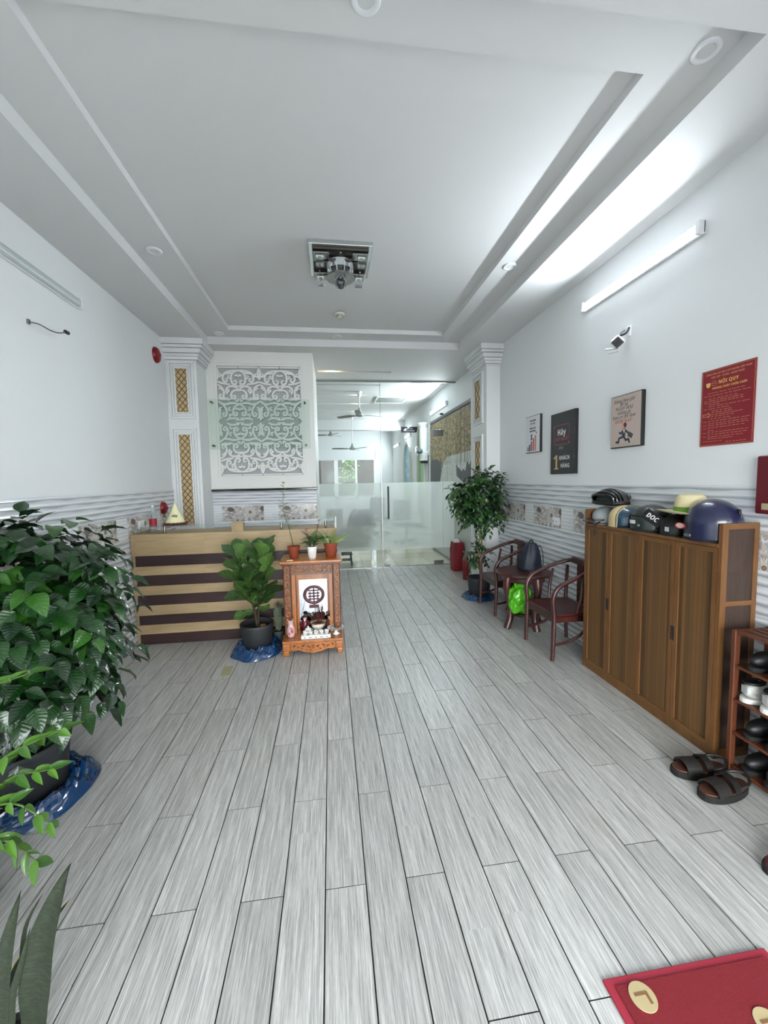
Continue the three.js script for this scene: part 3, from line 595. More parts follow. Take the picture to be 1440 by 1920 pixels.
// ---------------------------------------------------------------- bamboo cabinet with helmets
const bambooTex = canvasTex(512, 512, (c, w, h) => {
  const s0 = seed; seed = 99;
  for (let i = 0; i < 26; i++) { const t = rnd(), x = i * w / 26; c.fillStyle = `rgb(${70 + 44 * t},${47 + 33 * t},${24 + 17 * t})`; c.fillRect(x, 0, w / 26 + 1, h); c.fillStyle = 'rgb(70,46,20)'; c.fillRect(x, 0, 1.5, h); for (let j = 0; j < 26; j++) { c.fillStyle = `rgba(${60 + 60 * rnd()},${44 + 34 * rnd()},20,0.25)`; c.fillRect(x + rnd() * w / 26, rnd() * h, 1.4, 60 + 120 * rnd()); } }
  seed = s0;
});
bambooTex.wrapS = bambooTex.wrapT = THREE.RepeatWrapping;
const bambooMat = std('#ffffff', 0.55, { map: bambooTex, bumpMap: bambooTex, bumpScale: 0.0006 });
const bambooSide = std('#ffffff', 0.6, { map: woodTex([66, 48, 38], [46, 32, 24], 0.3) });
{
  const o = thing('shoe_cabinet', 'bamboo shoe cabinet with four tall panelled doors', 'cabinet'), fx = 1.955, z0 = -1.775, z1 = -2.885, top = 1.142;
  mesh('carcass', boxUV(merge([span(fx + 0.02, XR - 0.012, 0.03, top - 0.02, z0 - 0.022, z1 + 0.022)]), 0.5), bambooSide, o);
  mesh('top_board', boxUV(span(fx - 0.008, XR - 0.012, top - 0.018, top, z0 - 0.02, z1 + 0.02), 0.5), M.bambooFrame, o);
  mesh('plinth', boxUV(span(fx + 0.004, XR - 0.012, 0, 0.045, z0 - 0.02, z1 + 0.02), 0.5, false), M.bambooFrame, o);
  for (const [a, b, n] of [[z0, z0 - 0.02, 1], [z1 + 0.02, z1, -1]]) {
    const sp = new THREE.Group(); sp.name = 'side_panel'; o.add(sp);
    mesh('infill', boxUV(span(fx + 0.03, XR - 0.02, 0.03, 1.22, a - 0.004, b + 0.004), 0.5), bambooSide, sp);
    mesh('stile', [boxUV(span(fx, fx + 0.034, 0, 1.248, a, b), 0.5), boxUV(span(XR - 0.04, XR - 0.012, 0, 1.248, a, b), 0.5), boxUV(span(fx + 0.034, XR - 0.04, 1.218, 1.248, a, b), 0.5, true), boxUV(span(fx + 0.034, XR - 0.04, 0.82, 0.845, a, b), 0.5, true), boxUV(span(fx + 0.034, XR - 0.04, 0, 0.05, a, b), 0.5, true)], M.bambooFrame, sp);
  }
  const edges = [z1 + 0.021, -2.613, -2.325, -2.053, z0 - 0.021];
  for (let i = 0; i < 4; i++) {
    const d = new THREE.Group(); d.name = 'door'; o.add(d);
    const a = edges[i] + 0.0015, b = edges[i + 1] - 0.0015, y0 = 0.048, y1 = top - 0.022, t = 0.026;
    mesh('panel', boxUV(span(fx + 0.008, fx + 0.018, y0 + t, y1 - t, a + t, b - t), 0.62), bambooMat, d);
    mesh('door_frame', [boxUV(span(fx, fx + 0.018, y0, y1, a, a + t), 0.5), boxUV(span(fx, fx + 0.018, y0, y1, b - t, b), 0.5), boxUV(span(fx, fx + 0.018, y1 - t, y1, a + t, b - t), 0.5, true), boxUV(span(fx, fx + 0.018, y0, y0 + t, a + t, b - t), 0.5, true)], M.bambooFrame, d);
    const hz = i % 2 === 0 ? b - 0.006 : a + 0.006; mesh('finger_pull', rb(0.004, 0.085, 0.01, 0.002, fx - 0.0005, 0.578, hz), M.black, d);
  }
}
const HY = 1.142;
function domeProfile(r, h, t, low = 0) { const p = []; for (let i = 0; i <= 12; i++) { const a = i / 12 * Math.PI / 2; p.push([Math.sin(a) * r, low + Math.cos(a) * h]); } p.push([r * 1.0, 0]); p.push([r - t, 0]); for (let i = 12; i >= 0; i--) { const a = i / 12 * Math.PI / 2; p.push([Math.max(0, Math.sin(a) * (r - t)), low + Math.cos(a) * (h - t)]); } return p; }
function helmet(name, label, x, z, w, h, l, mat, turn, extra) {
  const o = thing(name, label, 'helmet', [x, HY, z], turn);
  mesh('shell', lathe(domeProfile(1, h * 0.6, 0.08, h * 0.4), 36).scale(w / 2, 1, l / 2), mat, o);
  mesh('rim', new THREE.TorusGeometry(1, 0.05, 8, 40).rotateX(Math.PI / 2).scale(w / 2 - 0.004, 0.16, l / 2 - 0.004).translate(0, 0.009, 0), M.rubber, o);
  if (extra) extra(o, w, h, l); return o;
}
const boxMark = (w, h) => bx(w, h, 0.004);
helmet('half_helmet', 'white and black half helmet under the bicycle helmet', 2.06, -2.79, 0.19, 0.13, 0.19, phys('#9aa09f', 0.3), 0, (o) => {
  mesh('visor', warp(extrude([[-0.09, 0], [0.09, 0], [0.07, 0.06], [-0.07, 0.06]], 0.006, 0.002).rotateX(-Math.PI / 2).rotateY(Math.PI / 2), (a, b, c) => [a - 0.08, b + 0.035 - Math.max(0, -a) * 0.3, c]), M.blackGloss, o);
  mesh('strap', tube([[-0.085, 0.02, 0.05], [-0.125, 0.005, 0.06], [-0.13, -0.04, 0.06], [-0.128, -0.075, 0.055]], 0.005, 16, 6), M.black, o);
});
{ // bicycle helmet with vents lying on the half helmet
  const o = thing('bicycle_helmet', 'black vented bicycle helmet on top of the half helmet', 'helmet', [2.06, HY + 0.145, -2.745], 0.15);
  mesh('liner', lathe(domeProfile(1, 0.07, 0.1, 0.02), 32).scale(0.085, 1, 0.12), std('#1a2420', 0.8), o);
  for (let i = -3; i <= 3; i++) mesh('rib', taperTube([[i * 0.022, 0.012, 0.135 - Math.abs(i) * 0.012], [i * 0.027, 0.08 - Math.abs(i) * 0.006, 0.09], [i * 0.03, 0.112 - i * i * 0.004, 0], [i * 0.027, 0.09 - Math.abs(i) * 0.008, -0.085], [i * 0.018, 0.03, -0.135 + Math.abs(i) * 0.012]], [0.009, 0.012, 0.011, 0.012, 0.01], 18, 8), M.blackGloss, o);
  mesh('rim', new THREE.TorusGeometry(1, 0.1, 8, 36).rotateX(Math.PI / 2).scale(0.092, 0.14, 0.135).translate(0, 0.018, 0), M.black, o);
}
helmet('half_helmet', 'teal half helmet with a wide cream stripe', 2.06, -2.585, 0.21, 0.15, 0.22, phys('#123f55', 0.25, { clearcoat: 0.8 }), 0, (o, w, h, l) => {
  const band = (z0, z1, k) => { const g = clean(lathe(domeProfile(1, h * 0.6, 0.08, h * 0.4).slice(0, 14), 160).scale(w / 2 * k, k, l / 2 * k)), p = g.attributes.position.array, u = []; for (let i = 0; i < p.length; i += 9) { const z = (p[i + 2] + p[i + 5] + p[i + 8]) / 3; if (z > z0 && z < z1) for (let j = 0; j < 9; j++) u.push(p[i + j]); } const q = new THREE.BufferGeometry(); q.setAttribute('position', new THREE.Float32BufferAttribute(u, 3)); q.computeVertexNormals(); return clean(q); };
  mesh('stripe', band(-0.05, 0.03, 1.012), phys('#c8b487', 0.3), o);
  mesh('pinstripe', [band(-0.064, -0.056, 1.012), band(0.036, 0.044, 1.012)], phys('#c8b487', 0.3), o);
});
helmet('helmet', 'dark olive open-face helmet with a white sticker', 2.055, -2.345, 0.24, 0.17, 0.24, phys('#1d2622', 0.35, { clearcoat: 0.4 }), 0, (o, w, h, l) => {
  mesh('sticker', boxMark(0.045, 0.022).rotateY(-Math.PI / 2).translate(-w / 2 - 0.001, 0.06, -0.02), std('#c9cbc8', 0.5), o);
  mesh('edge_band', new THREE.TorusGeometry(1, 0.03, 6, 40).rotateX(Math.PI / 2).scale(w / 2 + 0.001, 0.2, l / 2 + 0.001).translate(0, 0.1, 0), M.black, o);
  mesh('buckle', sph(0.012, -w / 2, 0.04, 0.03, 0.4, 1, 1, 10), M.steel, o);
});
{
  const o = helmet('helmet', 'matt black helmet under straw hat with white letters on brim', 2.06, -2.14, 0.22, 0.125, 0.165, std('#0b0c0f', 0.55), 0, (q, w) => mesh('sticker', boxMark(0.026, 0.026).rotateY(-Math.PI / 2).translate(-w / 2 - 0.002, 0.04, 0.03), std('#b9bcc0', 0.5), q));
  const brim = mesh('visor', rb(0.07, 0.012, 0.13, 0.005, 0, 0, 0), M.black, o); brim.position.set(-0.09, 0.095, -0.1); brim.rotation.set(0.5, 0.2, 0.95);
  const t = canvasTex(256, 96, (c, w, h) => { c.fillStyle = '#0b0c0f'; c.fillRect(0, 0, w, h); c.fillStyle = '#e6e6e2'; c.font = 'bold 84px sans-serif'; c.textAlign = 'center'; c.fillText('DOC', w / 2, 78); });
  const lt = mesh('lettering', new THREE.PlaneGeometry(0.115, 0.045), std('#ffffff', 0.5, { map: t }), brim); lt.rotation.set(-Math.PI / 2, 0, 0); lt.rotation.z = -Math.PI / 2; lt.position.y = 0.0068;
}
{
  const o = thing('straw_hat', 'cream straw hat with a green band on top of helmets', 'hat', [2.065, HY + 0.128, -2.075], 0.2), sm = std('#d2c69d', 0.85, { bumpMap: dataTex(128, 128, (x, y) => [128 + 90 * Math.sin(x * 0.78) * Math.sin(y * 0.78)], false), bumpScale: 0.001 });
  mesh('brim', warp(lathe([[0.068, 0.012], [0.12, 0.006], [0.165, 0.016], [0.166, 0.022], [0.12, 0.012], [0.068, 0.018]], 36), (a, b, c) => [a, b + 0.02 * Math.sin(Math.atan2(c, a) * 2 + 0.5) * Math.hypot(a, c) * 5 * 0.4, c * 1.05]), sm, o);
  mesh('crown', lathe([[0.08, 0.01], [0.078, 0.06], [0.07, 0.1], [0.05, 0.116], [0.02, 0.108], [0, 0.106]], 32), sm, o);
  mesh('band', lathe([[0.081, 0.016], [0.083, 0.018], [0.082, 0.042], [0.08, 0.044]], 32), std('#5f8a2a', 0.7), o);
}
helmet('helmet', 'large navy blue three-quarter helmet with oval badge', 2.05, -1.92, 0.25, 0.225, 0.265, phys('#141a3c', 0.3, { clearcoat: 0.7, clearcoatRoughness: 0.15 }), 0, (o, w, h, l) => {
  mesh('badge', cyl(0.02, 0.02, 0.004, 0, 0, 0, 24).scale(1.5, 1, 0.8).rotateX(Math.PI / 2).rotateY(-Math.PI / 2).translate(-w / 2 - 0.0005, 0.075, -0.075), std('#c9a6a0', 0.5), o).rotation.y = 0;
  mesh('badge_ring', new THREE.TorusGeometry(0.02, 0.003, 6, 24).scale(1.5, 0.8, 1).rotateY(-Math.PI / 2).translate(-w / 2 - 0.002, 0.075, -0.075), std('#8e1d22', 0.5), o);
  mesh('ear_guard', warp(new THREE.SphereGeometry(1, 24, 16), (a, b, c) => [a * 0.115 + 0.005, Math.max(0, 0.07 + b * 0.07), c * 0.13 + 0.012]), phys('#141a3c', 0.3, { clearcoat: 0.7 }), o);
  mesh('hinge', rb(0.012, 0.03, 0.02, 0.004, 0.03, 0.16, l / 2 - 0.022), M.black, o);
  mesh('chin_ring', rb(0.004, 0.016, 0.04, 0.002, -w / 2, 0.028, -0.03), M.steel, o);
});

// ---------------------------------------------------------------- shoe rack and shoes
{
  const o = thing('shoe_rack', 'open slatted wooden shoe rack beside bamboo cabinet', 'shoe rack'), fx = 1.945, za = -1.7, zb = -0.98, ys = [0.045, 0.22, 0.39, 0.56];
  for (const [a, b] of [[za, za + 0.022], [zb - 0.022, zb]]) mesh('side_frame', boxUV(merge([rb(0.032, 0.735, 0.022, 0.005, fx + 0.016, 0.3675, (a + b) / 2), rb(0.032, 0.735, 0.022, 0.005, XR - 0.03, 0.3675, (a + b) / 2), bx(0.2, 0.03, 0.018, fx + 0.11, 0.715, (a + b) / 2), bx(0.2, 0.02, 0.018, fx + 0.11, 0.2, (a + b) / 2), bx(0.2, 0.02, 0.018, fx + 0.11, 0.54, (a + b) / 2)]), 0.4), M.rackWood, o);
  for (const y of [...ys, 0.735]) for (let i = 0; i < 5; i++) mesh('slat', boxUV(rb(0.034, 0.014, zb - za - 0.044, 0.004, fx + 0.02 + i * 0.044, y - 0.007, (za + zb) / 2), 0.4), M.rackWood, o);
}
function shoeBody(L, W, h, heel) { // toe towards +z, sole at y = 0
  const up = warp(new THREE.SphereGeometry(1, 32, 20), (x, y, z) => { const t = z * 0.5 + 0.5, wdt = W / 2 * (0.78 + 0.3 * Math.sin(t * 2.6)), top = h * (t < 0.5 ? 1 : 1 - 0.62 * (t - 0.5) / 0.5), sq = Math.sign(z) * Math.pow(Math.abs(z), 0.8); return [Math.sign(x) * Math.pow(Math.abs(x), 0.8) * wdt, Math.max(0.012, 0.012 + (y * 0.5 + 0.5) * top), sq * L / 2]; });
  const pts = []; for (let i = 0; i < 28; i++) { const a = i / 28 * 6.283, z = Math.sin(a), x = Math.cos(a), t = z * 0.5 + 0.5; pts.push([Math.sign(x) * Math.pow(Math.abs(x), 0.7) * W / 2 * (0.82 + 0.28 * Math.sin(t * 2.6)), Math.sign(z) * Math.pow(Math.abs(z), 0.85) * (L / 2 + 0.004)]); }
  const sole = extrude(pts, heel, 0.003).rotateX(Math.PI / 2).translate(0, heel + 0.003, 0).scale(1, 1, 1);
  return [up, sole];
}
function sneaker(label, pos, turn) {
  const o = thing('sneaker', label, 'shoe', pos, turn, 'white sneakers on the shoe rack'), [u, s] = shoeBody(0.205, 0.082, 0.088, 0.018);
  mesh('upper', u, std('#c4c4bf', 0.6), o); mesh('sole', s, std('#d2d2cc', 0.6), o);
  mesh('collar', new THREE.TorusGeometry(0.028, 0.008, 8, 24).rotateX(Math.PI / 2).scale(1, 1, 1.5).translate(0, 0.097, -0.045), M.black, o);
  mesh('insole', cyl(0.026, 0.026, 0.004, 0, 0, 0, 20).scale(1, 1, 1.5).translate(0, 0.0975, -0.045), M.black, o);
  mesh('laces', [0, 1, 2].map((i) => bar([-0.022, 0.083 - i * 0.012, 0.012 + i * 0.018], [0.022, 0.083 - i * 0.012, 0.016 + i * 0.018], 0.003)), std('#b5b5b0', 0.7), o);
  mesh('heel_tab', rb(0.028, 0.04, 0.006, 0.003, 0, 0.066, -0.1), std('#8f918e', 0.6), o);
}
sneaker('white sneaker on the rack shelf next to the rack side frame', [2.062, 0.39, -1.638], Math.PI / 2);
sneaker('white sneaker on the rack shelf, farther from the rack side frame', [2.058, 0.39, -1.54], Math.PI / 2);
function darkShoe(label, pos, turn) { const o = thing('dark_shoe', label, 'shoe', pos, turn, 'dark shoes on the shoe rack'), [u, s] = shoeBody(0.205, 0.078, 0.075, 0.016); mesh('upper', u, std('#101013', 0.5), o); mesh('sole', s, M.rubber, o); mesh('tongue', rb(0.035, 0.008, 0.05, 0.003, 0, 0.08, 0.01), std('#1c1c20', 0.7), o); }
for (const [y, lv] of [[0.56, 'top'], [0.22, 'lower'], [0.045, 'bottom']]) [[-1.61, 'beside the rack side frame'], [-1.51, 'second from the rack side frame'], [-1.35, 'third from the rack side frame']].forEach(([z, at]) => darkShoe('black shoe on the ' + lv + ' shelf, ' + at, [2.06, y, z], Math.PI / 2));
function sandal(label, pos, turn) { // toe towards +z
  const o = thing('sandal', label, 'sandal', pos, turn, 'brown and black sandals before the shoe rack'), L = 0.265, W = 0.1, pts = [];
  for (let i = 0; i < 32; i++) { const a = i / 32 * 6.283, z = Math.sin(a), x = Math.cos(a), t = z * 0.5 + 0.5; pts.push([Math.sign(x) * Math.pow(Math.abs(x), 0.75) * W / 2 * (0.78 + 0.3 * Math.sin(t * 2.5)), -Math.sign(z) * Math.pow(Math.abs(z), 0.85) * L / 2]); }
  mesh('sole', extrude(pts, 0.022, 0.004).rotateX(-Math.PI / 2).translate(0, 0.004, 0), M.rubber, o);
  mesh('footbed', extrude(pts.map((p) => [p[0] * 0.92, p[1] * 0.95]), 0.006, 0.002).rotateX(-Math.PI / 2).translate(0, 0.03, 0), std('#4a2a1c', 0.55), o);
  const strap = (z, w, h, tilt) => { const p = []; for (let i = 0; i <= 14; i++) { const a = i / 14 * Math.PI; p.push([-Math.cos(a) * 0.05, Math.sin(a) * h]); } return ribbon(p, 0.005, w).translate(0, 0.03, z - w / 2); };
  mesh('toe_strap', strap(0.055, 0.075, 0.045), std('#23211f', 0.45), o);
  mesh('instep_strap', strap(-0.02, 0.035, 0.055), std('#191817', 0.45), o);
  mesh('heel_strap', tube([[-0.042, 0.045, -0.04], [-0.045, 0.06, -0.09], [0, 0.07, -0.132], [0.045, 0.06, -0.09], [0.042, 0.045, -0.04]], 0.007, 24, 8), std('#191817', 0.45), o);
  mesh('buckle', bx(0.004, 0.014, 0.02, -0.049, 0.055, -0.02), M.steel, o);
}
sandal('brown sandal on the floor by the corner of the bamboo cabinet', [1.795, 0, -1.7], -Math.PI / 2 - 0.1);
sandal('black sandal on the floor overlapping the brown one', [1.79, 0, -1.565], -Math.PI / 2 + 0.12);
{ const o = thing('slipper', 'maroon slipper at the edge of the floor near the red mat', 'slipper', [1.7, 0, -1.2], -Math.PI / 2); const [u, s] = shoeBody(0.24, 0.09, 0.055, 0.02); mesh('sole', s, M.rubber, o); mesh('upper', u, std('#4d1418', 0.6), o); }

// ---------------------------------------------------------------- red door mat
{
  const o = thing('door_mat', 'red coil door mat with beige round prints', 'mat', [0, 0, 0]), x0 = 0.757, x1 = 1.31, z0 = -0.995, z1 = -0.15;
  const coil = dataTex(512, 512, (x, y) => { const n = noise.noise(x * 0.32, y * 0.32, 2) * 0.6 + noise.noise(x * 0.7, y * 0.7, 6) * 0.6; return [126 + 44 * n, 17 + 12 * n, 30 + 14 * n]; });
  const coilB = dataTex(512, 512, (x, y) => [128 + 120 * (noise.noise(x * 0.32, y * 0.32, 2) * 0.6 + noise.noise(x * 0.7, y * 0.7, 6) * 0.5)], false);
  mesh('backing', rb(x1 - x0, 0.008, z1 - z0, 0.003, (x0 + x1) / 2, 0.0045, (z0 + z1) / 2), std('#9c2438', 0.7), o);
  mesh('pile', boxUV(span(x0 + 0.024, x1 - 0.024, 0.008, 0.013, z0 + 0.024, z1 - 0.024), 0.25), std('#ffffff', 0.9, { map: coil, bumpMap: coilB, bumpScale: 0.004 }), o);
  const beige = std('#b5a47c', 0.85);
  for (const [x, z] of [[0.842, -0.937], [1.135, -0.835], [0.98, -0.7], [0.86, -0.62], [1.2, -0.6]]) {
    mesh('round_print', cyl(0.036, 0.036, 0.002, x, 0.0142, z, 28), beige, o);
    mesh('print_mark', [bx(0.04, 0.0016, 0.007, x - 0.002, 0.0155, z - 0.006).rotateY(0), bx(0.008, 0.0016, 0.022, x + 0.014, 0.0155, z + 0.008)], std('#7d5a3c', 0.85), o);
  }
}

// ---------------------------------------------------------------- pictures and notices on the right wall
// letters with stacked accents: base letter from the font, marks drawn as strokes
function viText(c, str, x, y, maxW) {
  const size = parseFloat(c.font.match(/([0-9.]+)px/)[1]), chars = [...str].map((ch) => { const d = [...ch.normalize('NFD')]; return { b: d[0], m: d.slice(1) }; });
  const ws = chars.map((k) => c.measureText(k.b).width), W = ws.reduce((a, b) => a + b, 0), sx = maxW && W > maxW ? maxW / W : 1, lw = Math.max(1.5, size * 0.085);
  c.save(); c.translate(x - (c.textAlign === 'center' ? W * sx / 2 : 0), y); c.scale(sx, 1); const al = c.textAlign; c.textAlign = 'left'; c.strokeStyle = c.fillStyle; c.lineCap = 'butt';
  let q = 0;
  chars.forEach((k, i) => {
    c.fillText(k.b, q, 0); const cx = q + ws[i] / 2, up = k.b === k.b.toUpperCase() && /[A-Z]/.test(k.b); let top = up ? -size * 0.8 : -size * 0.62; c.lineWidth = lw; const u = size * 0.13;
    const seg = (...p) => { c.beginPath(); p.forEach((v, j) => (j ? c.lineTo(...v) : c.moveTo(...v))); c.stroke(); };
    for (const m of k.m) {
      const n = m.codePointAt(0);
      if (n === 0x302) { seg([cx - u, top], [cx, top - u], [cx + u, top]); top -= u * 1.3; } else if (n === 0x306) { seg([cx - u, top - u], [cx, top], [cx + u, top - u]); top -= u * 1.3; }
      else if (n === 0x301) seg([cx - u * 0.3, top], [cx + u * 0.7, top - u * 1.2]); else if (n === 0x300) seg([cx + u * 0.3, top], [cx - u * 0.7, top - u * 1.2]);
      else if (n === 0x303) seg([cx - u * 1.1, top - u * 0.2], [cx - u * 0.4, top - u * 0.8], [cx + u * 0.4, top - u * 0.2], [cx + u * 1.1, top - u * 0.8]); else if (n === 0x309) seg([cx - u * 0.4, top - u], [cx + u * 0.4, top - u], [cx, top]);
      else if (n === 0x323) { c.beginPath(); c.arc(cx, size * 0.17, lw * 0.7, 0, 7); c.fill(); } else if (n === 0x31b) seg([q + ws[i] * 0.85, top + u], [q + ws[i] * 1.05, top + u * 0.8], [q + ws[i] * 1.08, top - u * 0.2]);
    }
    q += ws[i];
  });
  c.textAlign = al; c.restore();
}
function wrapStrokes(c, x, y, w, n, h) { let q = x; for (let i = 0; i < n; i++) { const l = w / n * (0.55 + 0.4 * rnd()); c.fillRect(q, y, l, h); q += w / n; } }
function picture(name, label, category, zl, zr, y0, y1, depth, frameMat, px, draw, border = 0.012) {
  const w = zr - zl, h = y1 - y0, o = thing(name, label, category, [XR - depth, (y0 + y1) / 2, (zl + zr) / 2], -Math.PI / 2);
  mesh('frame', rb(w, h, depth, 0.003, 0, 0, -depth / 2), frameMat, o);
  const t = canvasTex(Math.round(px * w / h), px, draw);
  mesh('print', bx(w - border, h - border, 0.002, 0, 0, 0.001), std('#ffffff', 0.5, { map: t }), o); return o;
}
picture('framed_picture', 'small white framed picture with a rising coloured bar chart', 'picture', -4.26, -3.95, 1.765, 2.155, 0.025, M.black, 640, (c, w, h) => {
  c.fillStyle = '#d8d8dc'; c.fillRect(0, 0, w, h); c.fillStyle = '#4a4448';
  [[0.1, 0.42], [0.18, 0.36], [0.31, 0.44], [0.39, 0.42]].forEach(([y, l]) => wrapStrokes(c, w * (0.52 - l / 2), h * y, w * l, 4, h * 0.045));
  c.fillRect(w * 0.26, h * 0.255, w * 0.5, 3);
  [['#5d7073', 0.14, 0.16], ['#3b3d4e', 0.26, 0.24], ['#9b3c55', 0.39, 0.34], ['#b05050', 0.53, 0.44], ['#c9805e', 0.67, 0.54]].forEach(([col, x, t]) => { c.fillStyle = col; c.fillRect(w * x, h * (0.97 - t * 0.8), w * 0.1, h * t * 0.8); });
  c.fillStyle = '#3a4044'; c.beginPath(); c.arc(w * 0.44, h * 0.53, w * 0.05, 0, 7); c.fill(); c.fillRect(w * 0.4, h * 0.56, w * 0.09, h * 0.08); c.fillRect(w * 0.36, h * 0.63, w * 0.12, h * 0.03);
  c.save(); c.translate(w * 0.76, h * 0.48); c.rotate(-0.6); c.fillRect(-3, -h * 0.03, w * 0.05, h * 0.06); c.restore();
});
picture('framed_picture', 'tall black framed poster with white and gold lettering', 'picture', -3.735, -3.335, 1.528, 2.1, 0.03, M.black, 900, (c, w, h) => {
  c.fillStyle = '#2e2d30'; c.fillRect(0, 0, w, h); c.textAlign = 'center';
  c.strokeStyle = '#9c4a4e'; c.lineWidth = 9; c.beginPath(); c.roundRect(w * 0.16, h * 0.2, w * 0.62, h * 0.32, 30); c.stroke();
  c.fillStyle = '#a85256'; c.font = 'bold 120px serif'; c.fillStyle = '#2e2d30'; c.fillRect(w * 0.1, h * 0.17, w * 0.12, h * 0.09); c.fillRect(w * 0.72, h * 0.45, w * 0.12, h * 0.09); c.fillStyle = '#a85256'; viText(c, '“', w * 0.16, h * 0.29); viText(c, '”', w * 0.78, h * 0.58);
  c.fillStyle = '#e6e6e6'; c.font = 'bold 122px sans-serif'; viText(c, 'Hãy', w * 0.47, h * 0.365);
  c.fillStyle = '#a8383e'; c.font = 'bold 70px sans-serif'; viText(c, 'SUY NGHĨ', w * 0.47, h * 0.455);
  c.fillStyle = '#a59a55'; c.font = 'italic 62px serif'; viText(c, 'như', w * 0.45, h * 0.595);
  c.fillStyle = '#c9ab63'; c.font = 'bold 300px serif'; viText(c, '1', w * 0.25, h * 0.93);
  c.fillStyle = '#d5d5d5'; c.font = 'bold 82px sans-serif'; viText(c, 'KHÁCH', w * 0.6, h * 0.775); viText(c, 'HÀNG', w * 0.63, h * 0.905);
});
picture('framed_picture', 'beige framed poster of a running man with a briefcase', 'picture', -2.88, -2.572, 1.708, 2.093, 0.03, M.black, 900, (c, w, h) => {
  c.fillStyle = '#b9a89e'; c.fillRect(0, 0, w, h); c.textAlign = 'center'; c.fillStyle = '#4a3f3b';
  [['Đừng bao giờ', 0.13, 78], ['để lại', 0.2, 74], ['NGÀY MAI', 0.28, 80], ['những gì', 0.36, 74], ['bạn có thể làm', 0.44, 76]].forEach(([t, y, s]) => { c.font = `bold italic ${s}px serif`; viText(c, t, w * 0.44, h * y); });
  c.fillStyle = '#a6434a'; c.font = 'bold italic 84px serif'; viText(c, 'HÔM NAY', w * 0.42, h * 0.53);
  c.fillStyle = '#d98d76'; c.beginPath(); c.ellipse(w * 0.45, h * 0.6, w * 0.055, h * 0.055, 0, 0, 7); c.fill();
  c.fillStyle = '#4b1f1d'; c.beginPath(); c.ellipse(w * 0.5, h * 0.575, w * 0.055, h * 0.04, 0.5, 0, 7); c.fill(); c.fillRect(w * 0.47, h * 0.58, w * 0.07, h * 0.05);
  c.strokeStyle = c.fillStyle = '#26263a'; c.lineCap = 'round'; c.lineJoin = 'round';
  const line = (p, lw) => { c.lineWidth = lw; c.beginPath(); p.forEach(([x, y], i) => (i ? c.lineTo(w * x, h * y) : c.moveTo(w * x, h * y))); c.stroke(); };
  line([[0.47, 0.69], [0.45, 0.79]], 80); line([[0.42, 0.69], [0.36, 0.74], [0.31, 0.72]], 34); line([[0.52, 0.69], [0.6, 0.74]], 34); line([[0.43, 0.81], [0.3, 0.83], [0.28, 0.91], [0.2, 0.9]], 38); line([[0.48, 0.82], [0.53, 0.88], [0.62, 0.86], [0.65, 0.92]], 38);
  c.fillStyle = '#e6e0d6'; c.beginPath(); c.moveTo(w * 0.43, h * 0.665); c.lineTo(w * 0.47, h * 0.75); c.lineTo(w * 0.5, h * 0.665); c.fill();
  c.save(); c.translate(w * 0.68, h * 0.79); c.rotate(0.5); c.fillStyle = '#3c4440'; c.fillRect(-w * 0.08, -h * 0.045, w * 0.16, h * 0.09); c.restore();
  c.fillStyle = '#8f8078'; c.fillRect(w * 0.28, h * 0.955, w * 0.4, 5);
});
